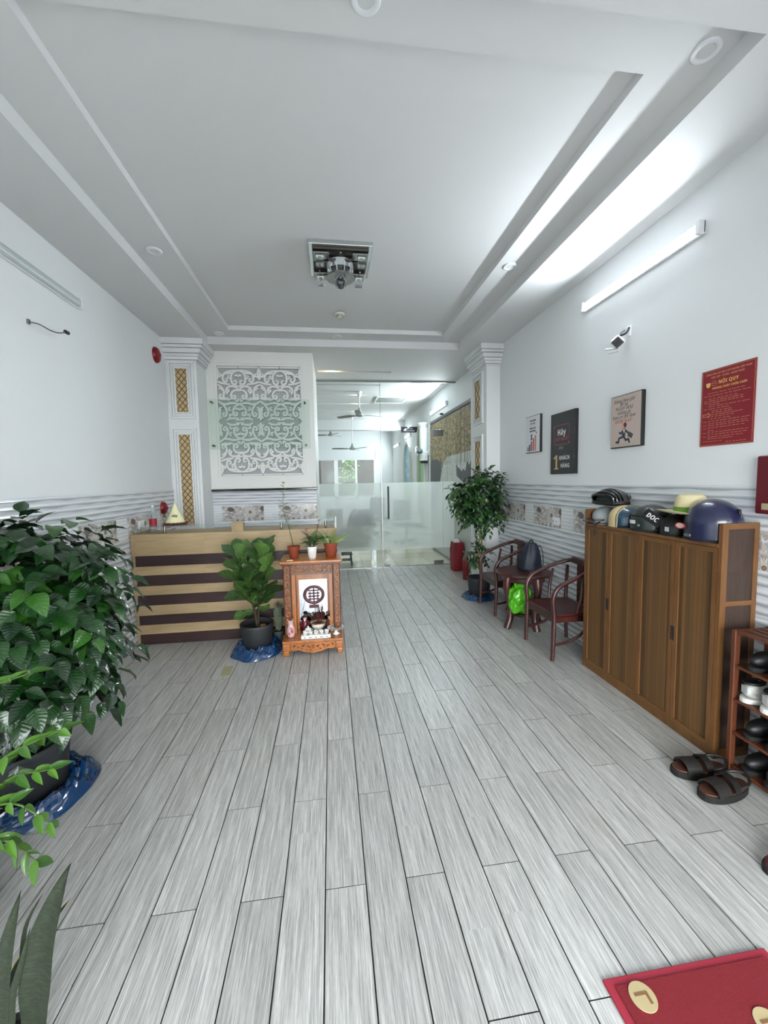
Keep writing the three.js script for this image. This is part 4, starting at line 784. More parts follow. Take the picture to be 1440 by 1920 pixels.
picture('fire_notice', 'red fire safety notice with gold lettering on right wall', 'notice', -2.142, -1.838, 1.66, 2.09, 0.004, M.red, 1400, (c, w, h) => {
  c.fillStyle = '#7f1524'; c.fillRect(0, 0, w, h); c.strokeStyle = '#c0885a'; c.lineWidth = 7; c.strokeRect(18, 18, w - 36, h - 36); c.textAlign = 'center'; c.fillStyle = '#c98f62';
  c.font = 'bold 46px sans-serif'; viText(c, 'CỘNG HÒA XÃ HỘI CHỦ NGHĨA VIỆT NAM', w * 0.5, h * 0.07, w * 0.86); viText(c, 'ĐỘC LẬP - TỰ DO - HẠNH PHÚC', w * 0.5, h * 0.115, w * 0.62);
  c.fillStyle = '#d9b45a'; c.font = 'bold 88px sans-serif'; viText(c, 'NỘI QUY', w * 0.52, h * 0.2, w * 0.44); c.font = 'bold 52px sans-serif'; viText(c, 'PHÒNG CHÁY CHỮA CHÁY', w * 0.54, h * 0.26, w * 0.66);
  c.fillRect(w * 0.09, h * 0.165, w * 0.09, h * 0.022); c.beginPath(); c.arc(w * 0.135, h * 0.195, w * 0.042, 0, 7); c.fill(); c.strokeStyle = '#c98f62'; c.lineWidth = 6; c.beginPath(); c.arc(w * 0.25, h * 0.18, w * 0.045, 0, 7); c.stroke(); c.fillRect(w * 0.215, h * 0.178, w * 0.07, 6);
  c.fillStyle = '#b9785a'; const s0 = seed; seed = 5;
  [[0.3, 0.13, 0.7], [0.335, 0.06, 0.88], [0.375, 0.16, 0.56], [0.4, 0.16, 0.66], [0.425, 0.16, 0.66], [0.45, 0.16, 0.22], [0.475, 0.16, 0.78], [0.505, 0.16, 0.42], [0.535, 0.22, 0.4], [0.56, 0.22, 0.4], [0.585, 0.22, 0.6], [0.61, 0.22, 0.44], [0.64, 0.2, 0.4], [0.67, 0.16, 0.78], [0.7, 0.16, 0.76], [0.725, 0.16, 0.78], [0.755, 0.16, 0.7], [0.79, 0.16, 0.14], [0.815, 0.16, 0.78], [0.845, 0.16, 0.74], [0.875, 0.16, 0.7], [0.9, 0.16, 0.5]].forEach(([y, x, l]) => wrapStrokes(c, w * x, h * y, w * l, Math.max(2, Math.round(l * 13)), 10));
  [0.4, 0.425, 0.505, 0.67, 0.72, 0.76, 0.82, 0.87].forEach((y) => c.fillRect(w * 0.06, h * y, w * 0.07, 9));
  c.strokeStyle = '#d0a05a'; c.lineWidth = 10; c.beginPath(); c.moveTo(w * 0.05, h * 0.575); c.lineTo(w * 0.16, h * 0.575); c.lineTo(w * 0.16, h * 0.56); c.lineTo(w * 0.2, h * 0.59); c.lineTo(w * 0.16, h * 0.62); c.lineTo(w * 0.16, h * 0.605); c.lineTo(w * 0.05, h * 0.605); c.closePath(); c.stroke();
  wrapStrokes(c, w * 0.06, h * 0.935, w * 0.4, 7, 9); wrapStrokes(c, w * 0.52, h * 0.955, w * 0.38, 6, 11); seed = s0;
}, 0.0);
{
  const o = thing('wall_holder', 'dark red wall-mounted board with white paper and beige tag', 'board', [XR - 0.022, 1.44, -1.645], -Math.PI / 2);
  mesh('board', rb(0.29, 0.292, 0.022, 0.008, 0, 0, 0.0), std('#5c0c1a', 0.4), o);
  mesh('paper', rb(0.2, 0.09, 0.003, 0.0014, 0.02, 0.035, 0.0125), std('#c9c4cc', 0.6), o);
  mesh('tag', rb(0.05, 0.032, 0.003, 0.001, -0.085, -0.108, 0.0125), std('#a59a78', 0.6), o);
}
{
  const o = thing('grey_panel', 'narrow grey panel edge on wall above the dark red board', 'panel', [XR - 0.006, 1.78, -1.6], -Math.PI / 2);
  mesh('sheet', rb(0.26, 0.3, 0.01, 0.003), std('#7d8288', 0.5), o);
}
{ // security camera
  const o = thing('security_camera', 'white security camera with black face under lit tube', 'camera', [XR, 2.47, -2.77], -Math.PI / 2);
  mesh('mount', [rb(0.05, 0.07, 0.016, 0.006, 0.02, 0.07, 0.008), bar([0.02, 0.07, 0.012], [0.01, 0.03, 0.06], 0.011)], M.whitePlastic, o);
  const b = mesh('body', rb(0.075, 0.08, 0.1, 0.02), M.whitePlastic, o); b.position.set(-0.0, 0.0, 0.075); b.rotation.set(0.27, 0.93, 0.7, 'YXZ');
  const f = mesh('face', rb(0.058, 0.062, 0.01, 0.012, 0, 0, 0.05), M.blackGloss, b); mesh('lens', cyl(0.012, 0.012, 0.006, 0, 0, 0, 16).rotateX(Math.PI / 2).translate(0, 0, 0.056), M.black, f);
  mesh('antenna', bar([-0.03, -0.035, 0.06], [-0.12, -0.015, 0.08], 0.006, 0.008), M.whitePlastic, o);
  mesh('antenna', bar([-0.02, -0.055, 0.05], [-0.09, -0.05, 0.07], 0.006, 0.008), M.whitePlastic, o);
  mesh('cable', [tube([[0.04, 0.09, 0.02], [0.05, 0.05, 0.05], [0.03, 0.035, 0.08], [-0.01, 0.03, 0.06]], 0.009, 16, 8), tube([[0.0, 0.09, 0.01], [-0.05, 0.08, 0.015], [-0.055, 0.04, 0.02]], 0.003, 12, 6)], M.black, o);
}

// ---------------------------------------------------------------- wooden house shrine with its things
{
  const o = thing('house_shrine', 'carved orange-brown wooden house shrine with mirror back', 'shrine', [-0.19, 0, -3.44]);
  const W = 0.525, uvw = (g) => boxUV(g, 0.4);
  mesh('platform', uvw(rb(W, 0.028, 0.43, 0.006, 0, 0.123, -0.215)), M.altarWood, o);
  for (const sx of [-1, 1]) for (const z of [-0.03, -0.39]) mesh('foot', uvw(merge([rb(0.07, 0.065, 0.055, 0.01, sx * (W / 2 - 0.036), 0.078, z), rb(0.055, 0.05, 0.045, 0.012, sx * (W / 2 - 0.032), 0.025, z)])), M.altarWood, o);
  const ap = new THREE.Group(); ap.name = 'apron'; o.add(ap);
  { // carved apron: plate with pierced leaf scrolls and a curved lower edge
    const pts = [[-0.2, 0.11], [0.2, 0.11], [0.2, 0.06], [0.17, 0.045], [0.12, 0.05], [0.08, 0.03], [0.03, 0.022], [0, 0.012], [-0.03, 0.022], [-0.08, 0.03], [-0.12, 0.05], [-0.17, 0.045], [-0.2, 0.06]];
    const el = (x, y, a, b, r) => Array.from({ length: 10 }, (_, i) => { const t = -i / 10 * 6.283, u = Math.cos(t) * a, v = Math.sin(t) * b; return [x + u * Math.cos(r) - v * Math.sin(r), y + u * Math.sin(r) + v * Math.cos(r)]; });
    const holes = []; for (const s of [-1, 1]) holes.push(el(s * 0.04, 0.075, 0.018, 0.007, s * 0.6), el(s * 0.085, 0.085, 0.018, 0.006, -s * 0.5), el(s * 0.125, 0.075, 0.015, 0.006, s * 0.5), el(s * 0.06, 0.048, 0.012, 0.005, s * 0.3), el(s * 0.025, 0.045, 0.008, 0.005, 0), el(s * 0.165, 0.085, 0.014, 0.006, -s * 0.6), el(s * 0.1, 0.058, 0.01, 0.004, s * 0.2));
    mesh('pierced_board', extrude(pts, 0.012, 0.002, holes).translate(0, 0, -0.03), M.altarWood, ap);
    for (const s of [-1, 1]) for (const [x, y, r] of [[0.055, 0.07, 0.012], [0.105, 0.07, 0.011], [0.15, 0.072, 0.011], [0.0, 0.07, 0.013]]) mesh('carved_curl', new THREE.TorusGeometry(r, 0.0035, 6, 16, 4.6).rotateZ(s * 0.8).translate(s * x, y, -0.014), M.altarWood, ap);
  }
  // housing
  const hw = 0.25, z0 = -0.13, z1 = -0.42, y0 = 0.137, y1 = 0.79;
  mesh('back_panel', uvw(span(-hw + 0.01, hw - 0.01, y0, y1, z1 + 0.012, z1)), M.altarDark, o);
  for (const s of [-1, 1]) {
    mesh('side_panel', uvw(span(s * hw, s * (hw - 0.012), y0, y1, z0 - 0.04, z1 + 0.012)), M.altarDark, o);
    const p = mesh('post', uvw(rb(0.066, y1 - y0, 0.045, 0.01, s * (hw - 0.033), (y0 + y1) / 2, z0 - 0.0225)), M.altarDark, o);
    for (let i = 0; i < 9; i++) mesh('carved_rosette', new THREE.TorusGeometry(0.016, 0.006, 6, 14).scale(0.85, 1.25, 1).translate(s * (hw - 0.033), y0 + 0.06 + i * 0.068, z0 + 0.001), M.altarWood, p);
    mesh('inner_jamb', uvw(span(s * (hw - 0.068), s * (hw - 0.1), y0, y1 - 0.1, z0 - 0.05, z0 - 0.07)), M.altarWood, o);
  }
  const hd = mesh('header', uvw(span(-hw + 0.066, hw - 0.066, y1 - 0.11, y1, z0 - 0.012, z0 - 0.034)), M.altarDark, o);
  for (let i = 0; i < 9; i++) for (const k of [0, 1]) mesh('carved_curl', new THREE.TorusGeometry(0.015, 0.005, 6, 16, 4.8).rotateZ(i * 1.3 + k).translate(-0.16 + i * 0.04, y1 - 0.04 - k * 0.036, z0 - 0.01), M.altarWood, hd);
  mesh('inner_frame', uvw(merge([span(-0.155, -0.13, y0, y1 - 0.11, z0 - 0.16, z0 - 0.18), span(0.13, 0.155, y0, y1 - 0.11, z0 - 0.16, z0 - 0.18), span(-0.13, 0.13, 0.6, y1 - 0.11, z0 - 0.16, z0 - 0.18)])), M.altarWood, o);
  mesh('mirror', span(-0.13, 0.13, y0 + 0.01, 0.6, z0 - 0.175, z0 - 0.179), M.mirror, o);
  { const em = std('#4a0f1c', 0.4), z = z0 - 0.172, ring = new THREE.TorusGeometry(0.085, 0.014, 6, 32).scale(1, 0.9, 0.3).translate(0.005, 0.45, z);
    mesh('red_emblem', [ring, ...[-0.04, -0.013, 0.014, 0.041].map((d) => bx(0.105, 0.011, 0.004, 0.005, 0.45 + d, z)), bx(0.012, 0.17, 0.004, 0.005, 0.44, z), bx(0.01, 0.1, 0.004, -0.03, 0.43, z), bx(0.01, 0.1, 0.004, 0.04, 0.43, z), bx(0.09, 0.03, 0.004, 0.005, 0.34, z)], em, o); }
  mesh('top_board', uvw(rb(0.545, 0.03, 0.38, 0.01, 0, 0.806, -0.255)), M.altarWood, o);
  mesh('top_moulding', uvw(rb(0.515, 0.016, 0.35, 0.006, 0, 0.784, -0.262)), M.altarDark, o);
}
const AY = 0.137, ATOP = 0.821;
{
  const o = thing('vase', 'small pink and white flower vase on the shrine platform', 'vase', [-0.385, AY, -3.55]);
  mesh('body', lathe([[0, 0], [0.026, 0], [0.03, 0.01], [0.036, 0.05], [0.03, 0.09], [0.02, 0.115], [0.024, 0.14], [0.034, 0.155], [0.03, 0.155], [0.018, 0.13], [0, 0.12]]), phys('#c8a6a2', 0.2), o);
  mesh('painted_flower', [sph(0.013, 0.012, 0.06, 0.032, 1, 1.4, 0.4, 10), sph(0.01, -0.01, 0.04, 0.032, 1, 1.2, 0.4, 10), sph(0.01, 0.004, 0.085, 0.029, 1, 1, 0.4, 10)], std('#a8485c', 0.4), o);
}
{
  const o = thing('cup_tray', 'white rectangular tray with dark marks for five cups', 'tray', [-0.165, AY, -3.492]);
  mesh('tray', rb(0.255, 0.03, 0.055, 0.004, 0, 0.015, 0), M.porcelain, o);
  mesh('marks', [-2, -1, 0, 1, 2].map((i) => bx(i % 2 ? 0.03 : 0.018, 0.006, 0.002, i * 0.048, 0.014, 0.028)), std('#4a5a6a', 0.5), o);
}
for (let i = 0; i < 5; i++) {
  const o = thing('tea_cup', 'white tea cup in the shrine tray, ' + ['first', 'second', 'third', 'fourth', 'last'][i] + ' from the vase', 'cup', [-0.165 + (i - 2) * 0.047, AY + 0.03, -3.494], 0, 'five tea cups in the shrine tray');
  mesh('bowl', lathe([[0, 0.002], [0.011, 0], [0.013, 0.004], [0.019, 0.018], [0.021, 0.032], [0.018, 0.032], [0.015, 0.01], [0, 0.006]], 18), M.porcelain, o);
  mesh('painted_leaf', sph(0.005, 0, 0.018, 0.0185, 1, 1, 0.3, 8), std('#5f8a62', 0.4), o);
}
function jar(label, x, z, s) { const o = thing('lidded_jar', label, 'jar', [x, AY, z]); mesh('body', lathe([[0, 0], [0.018, 0], [0.026, 0.015], [0.028, 0.035], [0.02, 0.05], [0, 0.05]].map((p) => p.map((v) => v * s)), 20), M.porcelain, o); mesh('lid', lathe([[0.026, 0.05], [0.03, 0.054], [0.024, 0.064], [0.008, 0.07], [0.007, 0.08], [0, 0.084]].map((p) => p.map((v) => v * s)), 20), M.porcelain, o); }
jar('white lidded jar in front of the incense bowl', -0.235, -3.56, 1); jar('white lidded jar behind the footed plate', 0.015, -3.7, 0.85);
{
  const o = thing('footed_plate', 'white footed offering plate on the shrine platform', 'plate', [0.01, AY, -3.555]);
  mesh('plate', lathe([[0, 0.04], [0.03, 0.04], [0.075, 0.058], [0.078, 0.062], [0.07, 0.06], [0.03, 0.046], [0, 0.045]]), M.porcelain, o); mesh('foot', lathe([[0.03, 0], [0.032, 0.004], [0.014, 0.015], [0.014, 0.03], [0.026, 0.04]]), M.porcelain, o);
  mesh('rim_pattern', new THREE.TorusGeometry(0.05, 0.003, 6, 28).rotateX(Math.PI / 2).translate(0, 0.055, 0), std('#6d7c72', 0.4), o);
}
{
  const o = thing('incense_bowl', 'white incense bowl with gold rim in front of mirror', 'bowl', [-0.15, AY, -3.64]);
  mesh('bowl', lathe([[0, 0], [0.035, 0], [0.036, 0.012], [0.028, 0.02], [0.06, 0.05], [0.068, 0.085], [0.064, 0.085], [0.05, 0.055], [0, 0.05]]), M.porcelain, o);
  mesh('gold_rim', new THREE.TorusGeometry(0.067, 0.005, 8, 32).rotateX(Math.PI / 2).translate(0, 0.086, 0), std('#a8823c', 0.3, { metalness: 0.8 }), o);
  mesh('ash', cyl(0.06, 0.06, 0.01, 0, 0.072, 0, 24), std('#6b5648', 1), o);
  mesh('incense_sticks', Array.from({ length: 22 }, () => { const a = rr(0, 6.28), r = rr(0, 0.035); return bar([Math.cos(a) * r, 0.07, Math.sin(a) * r], [Math.cos(a) * r * 1.5, rr(0.15, 0.2), Math.sin(a) * r * 1.5], 0.0016, 0.0016, 5); }), std('#5c1a20', 0.8), o);
}
function figurine(label, x, robe, hat) {
  const o = thing('figurine', label, 'figurine', [x, AY, -3.69]);
  mesh('robe', warp(lathe([[0, 0], [0.042, 0], [0.046, 0.02], [0.036, 0.055], [0.028, 0.085], [0.012, 0.1], [0, 0.1]], 24), (a, b, c) => [a * (1 + 0.15 * Math.sin(Math.atan2(c, a) * 2)), b, c * 0.85]), phys(robe, 0.35), o);
  mesh('head', sph(0.019, 0, 0.117, 0.004, 1, 1.1, 1, 14), phys('#c49a82', 0.4), o);
  mesh('beard', sph(0.01, 0, 0.1, 0.016, 0.9, 1.5, 0.6, 10), std('#cfc9c4', 0.6), o);
  mesh('hat', lathe([[0.022, 0.124], [0.02, 0.134], [0.012, 0.142], [0, 0.146]], 18), phys(hat, 0.4), o);
  mesh('arms', [taperTube([[-0.028, 0.085, 0], [-0.04, 0.06, 0.018], [-0.012, 0.05, 0.036]], [0.011, 0.011, 0.009], 8, 8), taperTube([[0.028, 0.085, 0], [0.04, 0.06, 0.018], [0.012, 0.05, 0.036]], [0.011, 0.011, 0.009], 8, 8)], phys(robe, 0.35), o);
}
figurine('seated figurine in dark red robe left of incense bowl', -0.272, '#5a1420', '#2a2430'); figurine('seated figurine in brown robe right of incense bowl', -0.045, '#5e3a26', '#3a1a16');
single('paper_note', rb(0.05, 0.004, 0.018, 0.001), std('#dedbd2', 0.7), 'small white paper strip at the front edge of shrine top', 'paper', [-0.37, ATOP + 0.002, -3.535], 0.1);

// ---------------------------------------------------------------- plants
function leafGeo(L, W, prof, fold = 0.25, droop = 0.2, nu = 6, wave = 0) {   // base at origin, along +z, upper face +y
  const P = [], U = [], I = [];
  for (let i = 0; i <= nu; i++) { const t = i / nu, w = prof(t) * W / 2, dy = -droop * L * t * t; for (const s of [-1, -0.5, 0, 0.5, 1]) { P.push(s * w, dy + Math.abs(s) * w * fold + (Math.abs(s) === 1 ? wave * W * Math.sin(t * 14 + s) : 0), L * (t - 0.06 * t * Math.abs(s) * droop)); U.push(s * 0.5 + 0.5, t); } }
  for (let i = 0; i < nu; i++) for (let j = 0; j < 4; j++) { const a = i * 5 + j; I.push(a, a + 5, a + 1, a + 1, a + 5, a + 6); }
  const g = new THREE.BufferGeometry(); g.setAttribute('position', new THREE.Float32BufferAttribute(P, 3)); g.setAttribute('uv', new THREE.Float32BufferAttribute(U, 2)); g.setIndex(I); g.computeVertexNormals(); return g;
}
const ovate = (t) => Math.pow(Math.sin(Math.PI * Math.pow(t, 0.72)), 0.8) * (1 - 0.25 * t) + 0.015;
const veinBump = dataTex(128, 128, (x, y) => { const u = Math.abs(x / 127 - 0.5) * 2, v = y / 127, r = Math.abs(((v * 7 - u * 1.6) % 1 + 1) % 1 - 0.5) * 2; return [Math.min(255, 60 + 190 * Math.pow(r, 0.6) * (u > 0.06 ? 1 : 0.2))]; }, false);
const leafMats = {
  dark: ['#0c300d', '#113a0c', '#09270e'].map((c) => new THREE.MeshPhysicalMaterial({ color: c, roughness: 0.36, clearcoat: 0.5, clearcoatRoughness: 0.12, bumpMap: veinBump, bumpScale: 0.0016, side: THREE.DoubleSide })),
  light: ['#2b5717', '#244e14'].map((c) => new THREE.MeshPhysicalMaterial({ color: c, roughness: 0.3, clearcoat: 0.5, bumpMap: veinBump, bumpScale: 0.0014, side: THREE.DoubleSide })),
  fig: ['#46692f', '#577a38', '#355526'].map((c) => new THREE.MeshPhysicalMaterial({ color: c, roughness: 0.45, clearcoat: 0.2, bumpMap: veinBump, bumpScale: 0.006, side: THREE.DoubleSide })),
  zz: ['#436f1c', '#355f17', '#527f26'].map((c) => new THREE.MeshPhysicalMaterial({ color: c, roughness: 0.35, clearcoat: 0.4, side: THREE.DoubleSide })),
};
const bark = std('#3c3226', 0.9), twigMat = std('#2c4018', 0.8);
const _m = new THREE.Matrix4(), _q = new THREE.Quaternion();
function leafMatrix(pos, dir, up, s) {
  const z = dir.clone().normalize(), x = new THREE.Vector3().crossVectors(up, z); if (x.lengthSq() < 1e-6) x.set(1, 0, 0); x.normalize(); const y = new THREE.Vector3().crossVectors(z, x);
  _q.setFromRotationMatrix(_m.makeBasis(x, y, z)); return { pos, q: _q.clone(), s };
}
function addLeaves(o, list, geos, mats, limit, restName) {
  const rest = [];
  list.forEach((l, i) => {
    const g = geos[i % geos.length], mat = Array.isArray(l.mat) ? l.mat[i % l.mat.length] : mats[i % mats.length];
    if (i < limit) { const m = mesh('leaf', g, mat, o); m.position.copy(l.pos); m.quaternion.copy(l.q); m.scale.setScalar(l.s); }
    else rest.push([g.clone().applyMatrix4(_m.compose(l.pos, l.q, V(l.s, l.s, l.s))), mat]);
  });
  if (rest.length) { const by = new Map(); rest.forEach(([g, m]) => by.set(m, [...(by.get(m) ?? []), g])); let k = 0; for (const [m, gs] of by) { const r = mesh(restName, gs, m, o); r.userData.kind = 'stuff'; k++; } }
}
// broad-leaved shrub: sprigs of drooping leaflets over an ellipsoidal crown
function sprigCrown(c, R, nSprig, per, leafL, accept, lightShare) {
  const out = [];
  for (let i = 0; i < nSprig; i++) {
    const u = rnd() * 2 - 1, a = rnd() * 6.283, h = Math.sqrt(1 - u * u), n = V(h * Math.cos(a), u, h * Math.sin(a)), rad = rr(0.6, 0.98) * Math.min(1.16, 1 / Math.pow(n.x ** 4 + n.y ** 4 + n.z ** 4, 0.25));
    const base = V(c[0] + n.x * R[0] * rad, c[1] + n.y * R[1] * rad, c[2] + n.z * R[2] * rad);
    if (!accept(base)) continue;
    const dir = V(n.x + rr(-0.3, 0.3), n.y * 0.5 + rr(-0.5, 0.15), n.z + rr(-0.3, 0.3)).normalize(), lt = rnd() < lightShare ? leafMats.light : leafMats.dark, len = leafL * per * 0.36;
    for (let k = 0; k < per; k++) {
      const t = k / (per - 1), s = k % 2 ? 1 : -1, side = new THREE.Vector3().crossVectors(dir, V(0, 1, 0)).normalize().multiplyScalar(s), last = k === per - 1;
      const p = base.clone().addScaledVector(dir, (t - 0.6) * len); p.y -= t * t * len * 0.25;
      const d = dir.clone().multiplyScalar(last ? 1 : 0.6).addScaledVector(side, last ? 0 : 0.9); d.y -= rr(0.15, 0.6);
      const up = V(n.x * 0.8 + rr(-0.3, 0.3), 0.9, n.z * 0.8 + rr(-0.3, 0.3)); const l = leafMatrix(p, d, up, leafL * rr(0.75, 1.15)); l.mat = lt;
      const e = p.clone().addScaledVector(d.normalize(), l.s); if (e.x < XL + 0.03 || e.x > XR - 0.03 || p.x < XL + 0.03 || p.x > XR - 0.03) continue;
      out.push(l);
    }
  }
  return out;
}
const nearFirst = (l) => l.sort((a, b) => a.pos.lengthSq() - b.pos.lengthSq());
const ovGeos = [[0.5, 0.3], [0.35, 0.5], [0.45, 0.15]].map(([f, d]) => leafGeo(1, 0.74, ovate, f * 0.8, d * 0.8, 6, 0.025));
function pot(o, r0, r1, h, mat, rib = 0) {
  mesh('pot', lathe([[0, 0], [r0, 0], [r1 * 0.97, h * 0.86], [r1, h * 0.87], [r1 * 1.03, h], [r1 * 0.95, h], [r1 * 0.9, h * 0.85], [0, h * 0.84]], 36), mat, o);
  mesh('soil', cyl(r1 * 0.9, r1 * 0.9, 0.012, 0, h * 0.86, 0, 28), M.soil, o);
}
function plasticSheet(name, label, pos, r0, r1, h, sx = 1, sz = 1, lim) {
  const g = warp(new THREE.RingGeometry(r0, r1, 90, 20).rotateX(-Math.PI / 2), (x, y, z) => { const r = Math.hypot(x, z), t = (r - r0) / (r1 - r0), a = Math.atan2(z, x), n = noise.noise(Math.cos(a) * 3, Math.sin(a) * 3, t * 2.2), m = Math.abs(noise.noise(x * 24, 2, z * 24)) * 0.035 + Math.abs(noise.noise(x * 55, 7, z * 55)) * 0.022; const k = 1 + 0.14 * noise.noise(Math.cos(a) * 1.6, Math.sin(a) * 1.6, 5) * t; return [x * sx * k, 0.003 + Math.max(0, h * 0.75 * Math.pow(Math.sin(Math.PI * Math.min(1, t * 0.82 + 0.18)), 0.8) * (0.7 + 0.6 * n) + m * Math.min(1, 2.2 * (1 - t))), z * sz * k]; });
  return single(name, g, new THREE.MeshPhysicalMaterial({ color: '#0a3259', roughness: 0.22, clearcoat: 0.6, flatShading: true, side: THREE.DoubleSide }), label, 'plastic sheet', pos);
}
{ // large bush by the left wall
  const o = thing('potted_bush', 'large glossy dark green bush in a black pot at left wall', 'plant', [-1.52, 0, -2.06]);
  const c = [0.0, 0.9, -0.06], R = [0.41, 0.49, 0.43];
  pot(o, 0.17, 0.2, 0.29, M.potBlack);
  for (let i = 0; i < 5; i++) { const a = i * 1.25, r = 0.05; mesh('stem', taperTube([[Math.cos(a) * r, 0.25, Math.sin(a) * r], [Math.cos(a) * 0.08, 0.6, Math.sin(a) * 0.08], [Math.cos(a) * 0.16, 0.95, Math.sin(a) * 0.16 - 0.05]], [0.014, 0.011, 0.006], 8, 6), bark, o); }
  const ok = (p) => p.x - 1.52 > XL + 0.03;
  const ls = [];
  for (const l of sprigCrown([c[0] - 1.52, c[1], c[2] - 2.06], R, 380, 7, 0.1, (p) => p.x > XL + 0.05, 0.11)) { l.pos.sub(V(-1.52, 0, -2.06)); l.k = l.pos.clone().add(V(-1.52, -1.5, -2.06)).length(); ls.push(l); }
  ls.sort((a, b) => a.k - b.k); addLeaves(o, ls, ovGeos, leafMats.dark, 300, 'inner_leaves');
  plasticSheet('plastic_sheet', 'blue plastic bag spread under the large bush pot', [-1.52, 0, -2.06], 0.175, 0.3, 0.1);
}
{ // small tree by the right pilaster
  const o = thing('potted_tree', 'potted small tree with a round leafy crown beside the pilaster', 'plant', [1.83, 0, -4.82]);
  pot(o, 0.12, 0.15, 0.26, M.potBlack);
  mesh('trunk', taperTube([[0.02, 0.2, 0], [0.03, 0.6, 0.02], [0.0, 0.95, 0.06], [0.02, 1.25, 0.08]], [0.014, 0.013, 0.011, 0.007], 12, 8), std('#8a7c5c', 0.9), o);
  const base = V(1.83, 0, -4.82), ls = [];
  const add = (list) => list.forEach((l) => { l.pos.sub(base); ls.push(l); });
  add(sprigCrown([1.84, 1.24, -4.74], [0.31, 0.38, 0.24], 200, 6, 0.068, (p) => p.x < XR - 0.04 && p.z > -4.93, 0.35));
  add(sprigCrown([1.6, 1.32, -4.74], [0.2, 0.16, 0.2], 36, 6, 0.066, () => true, 0.45));
  add(sprigCrown([1.8, 0.58, -4.82], [0.17, 0.15, 0.13], 34, 6, 0.05, () => true, 0.5));
  for (const [x, y, z] of [[0.15, 1.4, 0.2], [-0.2, 1.3, 0.15], [-0.1, 1.5, 0.05], [0.2, 1.15, 0.1]]) mesh('branch', taperTube([[0.0, 0.95, 0.06], [x * 0.5, (0.95 + y) / 2, z * 0.6 + 0.03], [x, y, z]], [0.007, 0.005, 0.003], 8, 6), bark, o);
  ls.forEach((l) => (l.k = -l.pos.z)); ls.sort((a, b) => a.k - b.k); addLeaves(o, ls, ovGeos, leafMats.dark, 300, 'inner_leaves');
  plasticSheet('plastic_sheet', 'blue plastic bag under the small tree pot', [1.83, 0, -4.82], 0.125, 0.22, 0.06);
}
{ // fiddle-leaf fig
  const o = thing('fiddle_leaf_fig', 'fiddle-leaf fig in a dark pot before the striped counter', 'plant', [-0.69, 0, -3.64]);
  mesh('pot', lathe([[0, 0], [0.118, 0], [0.14, 0.22], [0.146, 0.23], [0.146, 0.255], [0.134, 0.255], [0.128, 0.2], [0, 0.2]], 40), M.potBlack, o);
  mesh('soil', cyl(0.128, 0.128, 0.012, 0, 0.205, 0, 28), M.soil, o);
  mesh('wood_chip', rb(0.045, 0.05, 0.03, 0.006, 0.06, 0.225, 0.04), std('#8a6234', 0.8), o);
  const fid = (t) => (t < 0.45 ? 0.5 + 0.25 * Math.sin(t / 0.45 * Math.PI) - 0.1 * Math.sin(t / 0.45 * 3.14) ** 2 : 0.5 + 0.5 * Math.sin((t - 0.45) / 0.55 * Math.PI * 0.92)) * Math.min(1, t * 9 + 0.08) * Math.min(1, (1 - t) * 7 + 0.03);
  const geos = [[0.22, 0.25], [0.32, 0.1], [0.15, 0.4]].map(([f, d]) => leafGeo(1, 0.66, fid, f, d, 9, 0.03));
  const stems = [[[0, 0.19, 0], [-0.02, 0.4, 0.01], [-0.09, 0.62, 0.02], [-0.12, 0.86, 0.0]], [[0.01, 0.19, 0], [0.02, 0.4, 0], [0.08, 0.65, 0.01], [0.1, 0.88, 0.0]]];
  const ls = [];
  stems.forEach((s, si) => {
    mesh('stem', taperTube(s, [0.012, 0.01, 0.008, 0.005], 12, 8), std('#3a3122', 0.9), o);
    const cv = curve(s); const n = 21;
    for (let i = 0; i < n; i++) {
      const t = 0.3 + 0.7 * i / (n - 1), p = cv.getPointAt(t), a = i * 2.4 + si * 1.1, el = 0.3 + 0.95 * t + rr(-0.2, 0.2), d = V(Math.cos(a) * Math.cos(el), Math.sin(el), Math.sin(a) * Math.cos(el));
      while (p.x + d.x * 0.25 > 0.15) d.x -= 0.08;
      if (d.z < -0.5 && p.z + d.z * 0.2 < -0.25) d.z *= 0.5;
      ls.push(leafMatrix(p, d, V(-Math.cos(a) * 0.4, 1, -Math.sin(a) * 0.4 + 0.35), (t > 0.93 ? 0.17 : 0.235) * rr(0.85, 1.1)));
    }
  });
  for (const [x, y, z, dx, dy, dz, s] of [[-0.02, 0.36, 0.02, -0.85, 0.05, 0.5, 0.17], [0.02, 0.38, 0.02, 0.7, 0.25, 0.6, 0.15], [-0.05, 0.5, 0.03, -0.9, 0.4, 0.3, 0.2]]) ls.push(leafMatrix(V(x, y, z), V(dx, dy, dz), V(0, 1, 0.6), s));
  addLeaves(o, ls, geos, leafMats.fig, 300, 'inner_leaves');
  plasticSheet('plastic_sheet', 'crumpled blue plastic bag around the fig pot', [-0.69, 0, -3.64], 0.125, 0.25, 0.11, 0.9, 1.02);
}
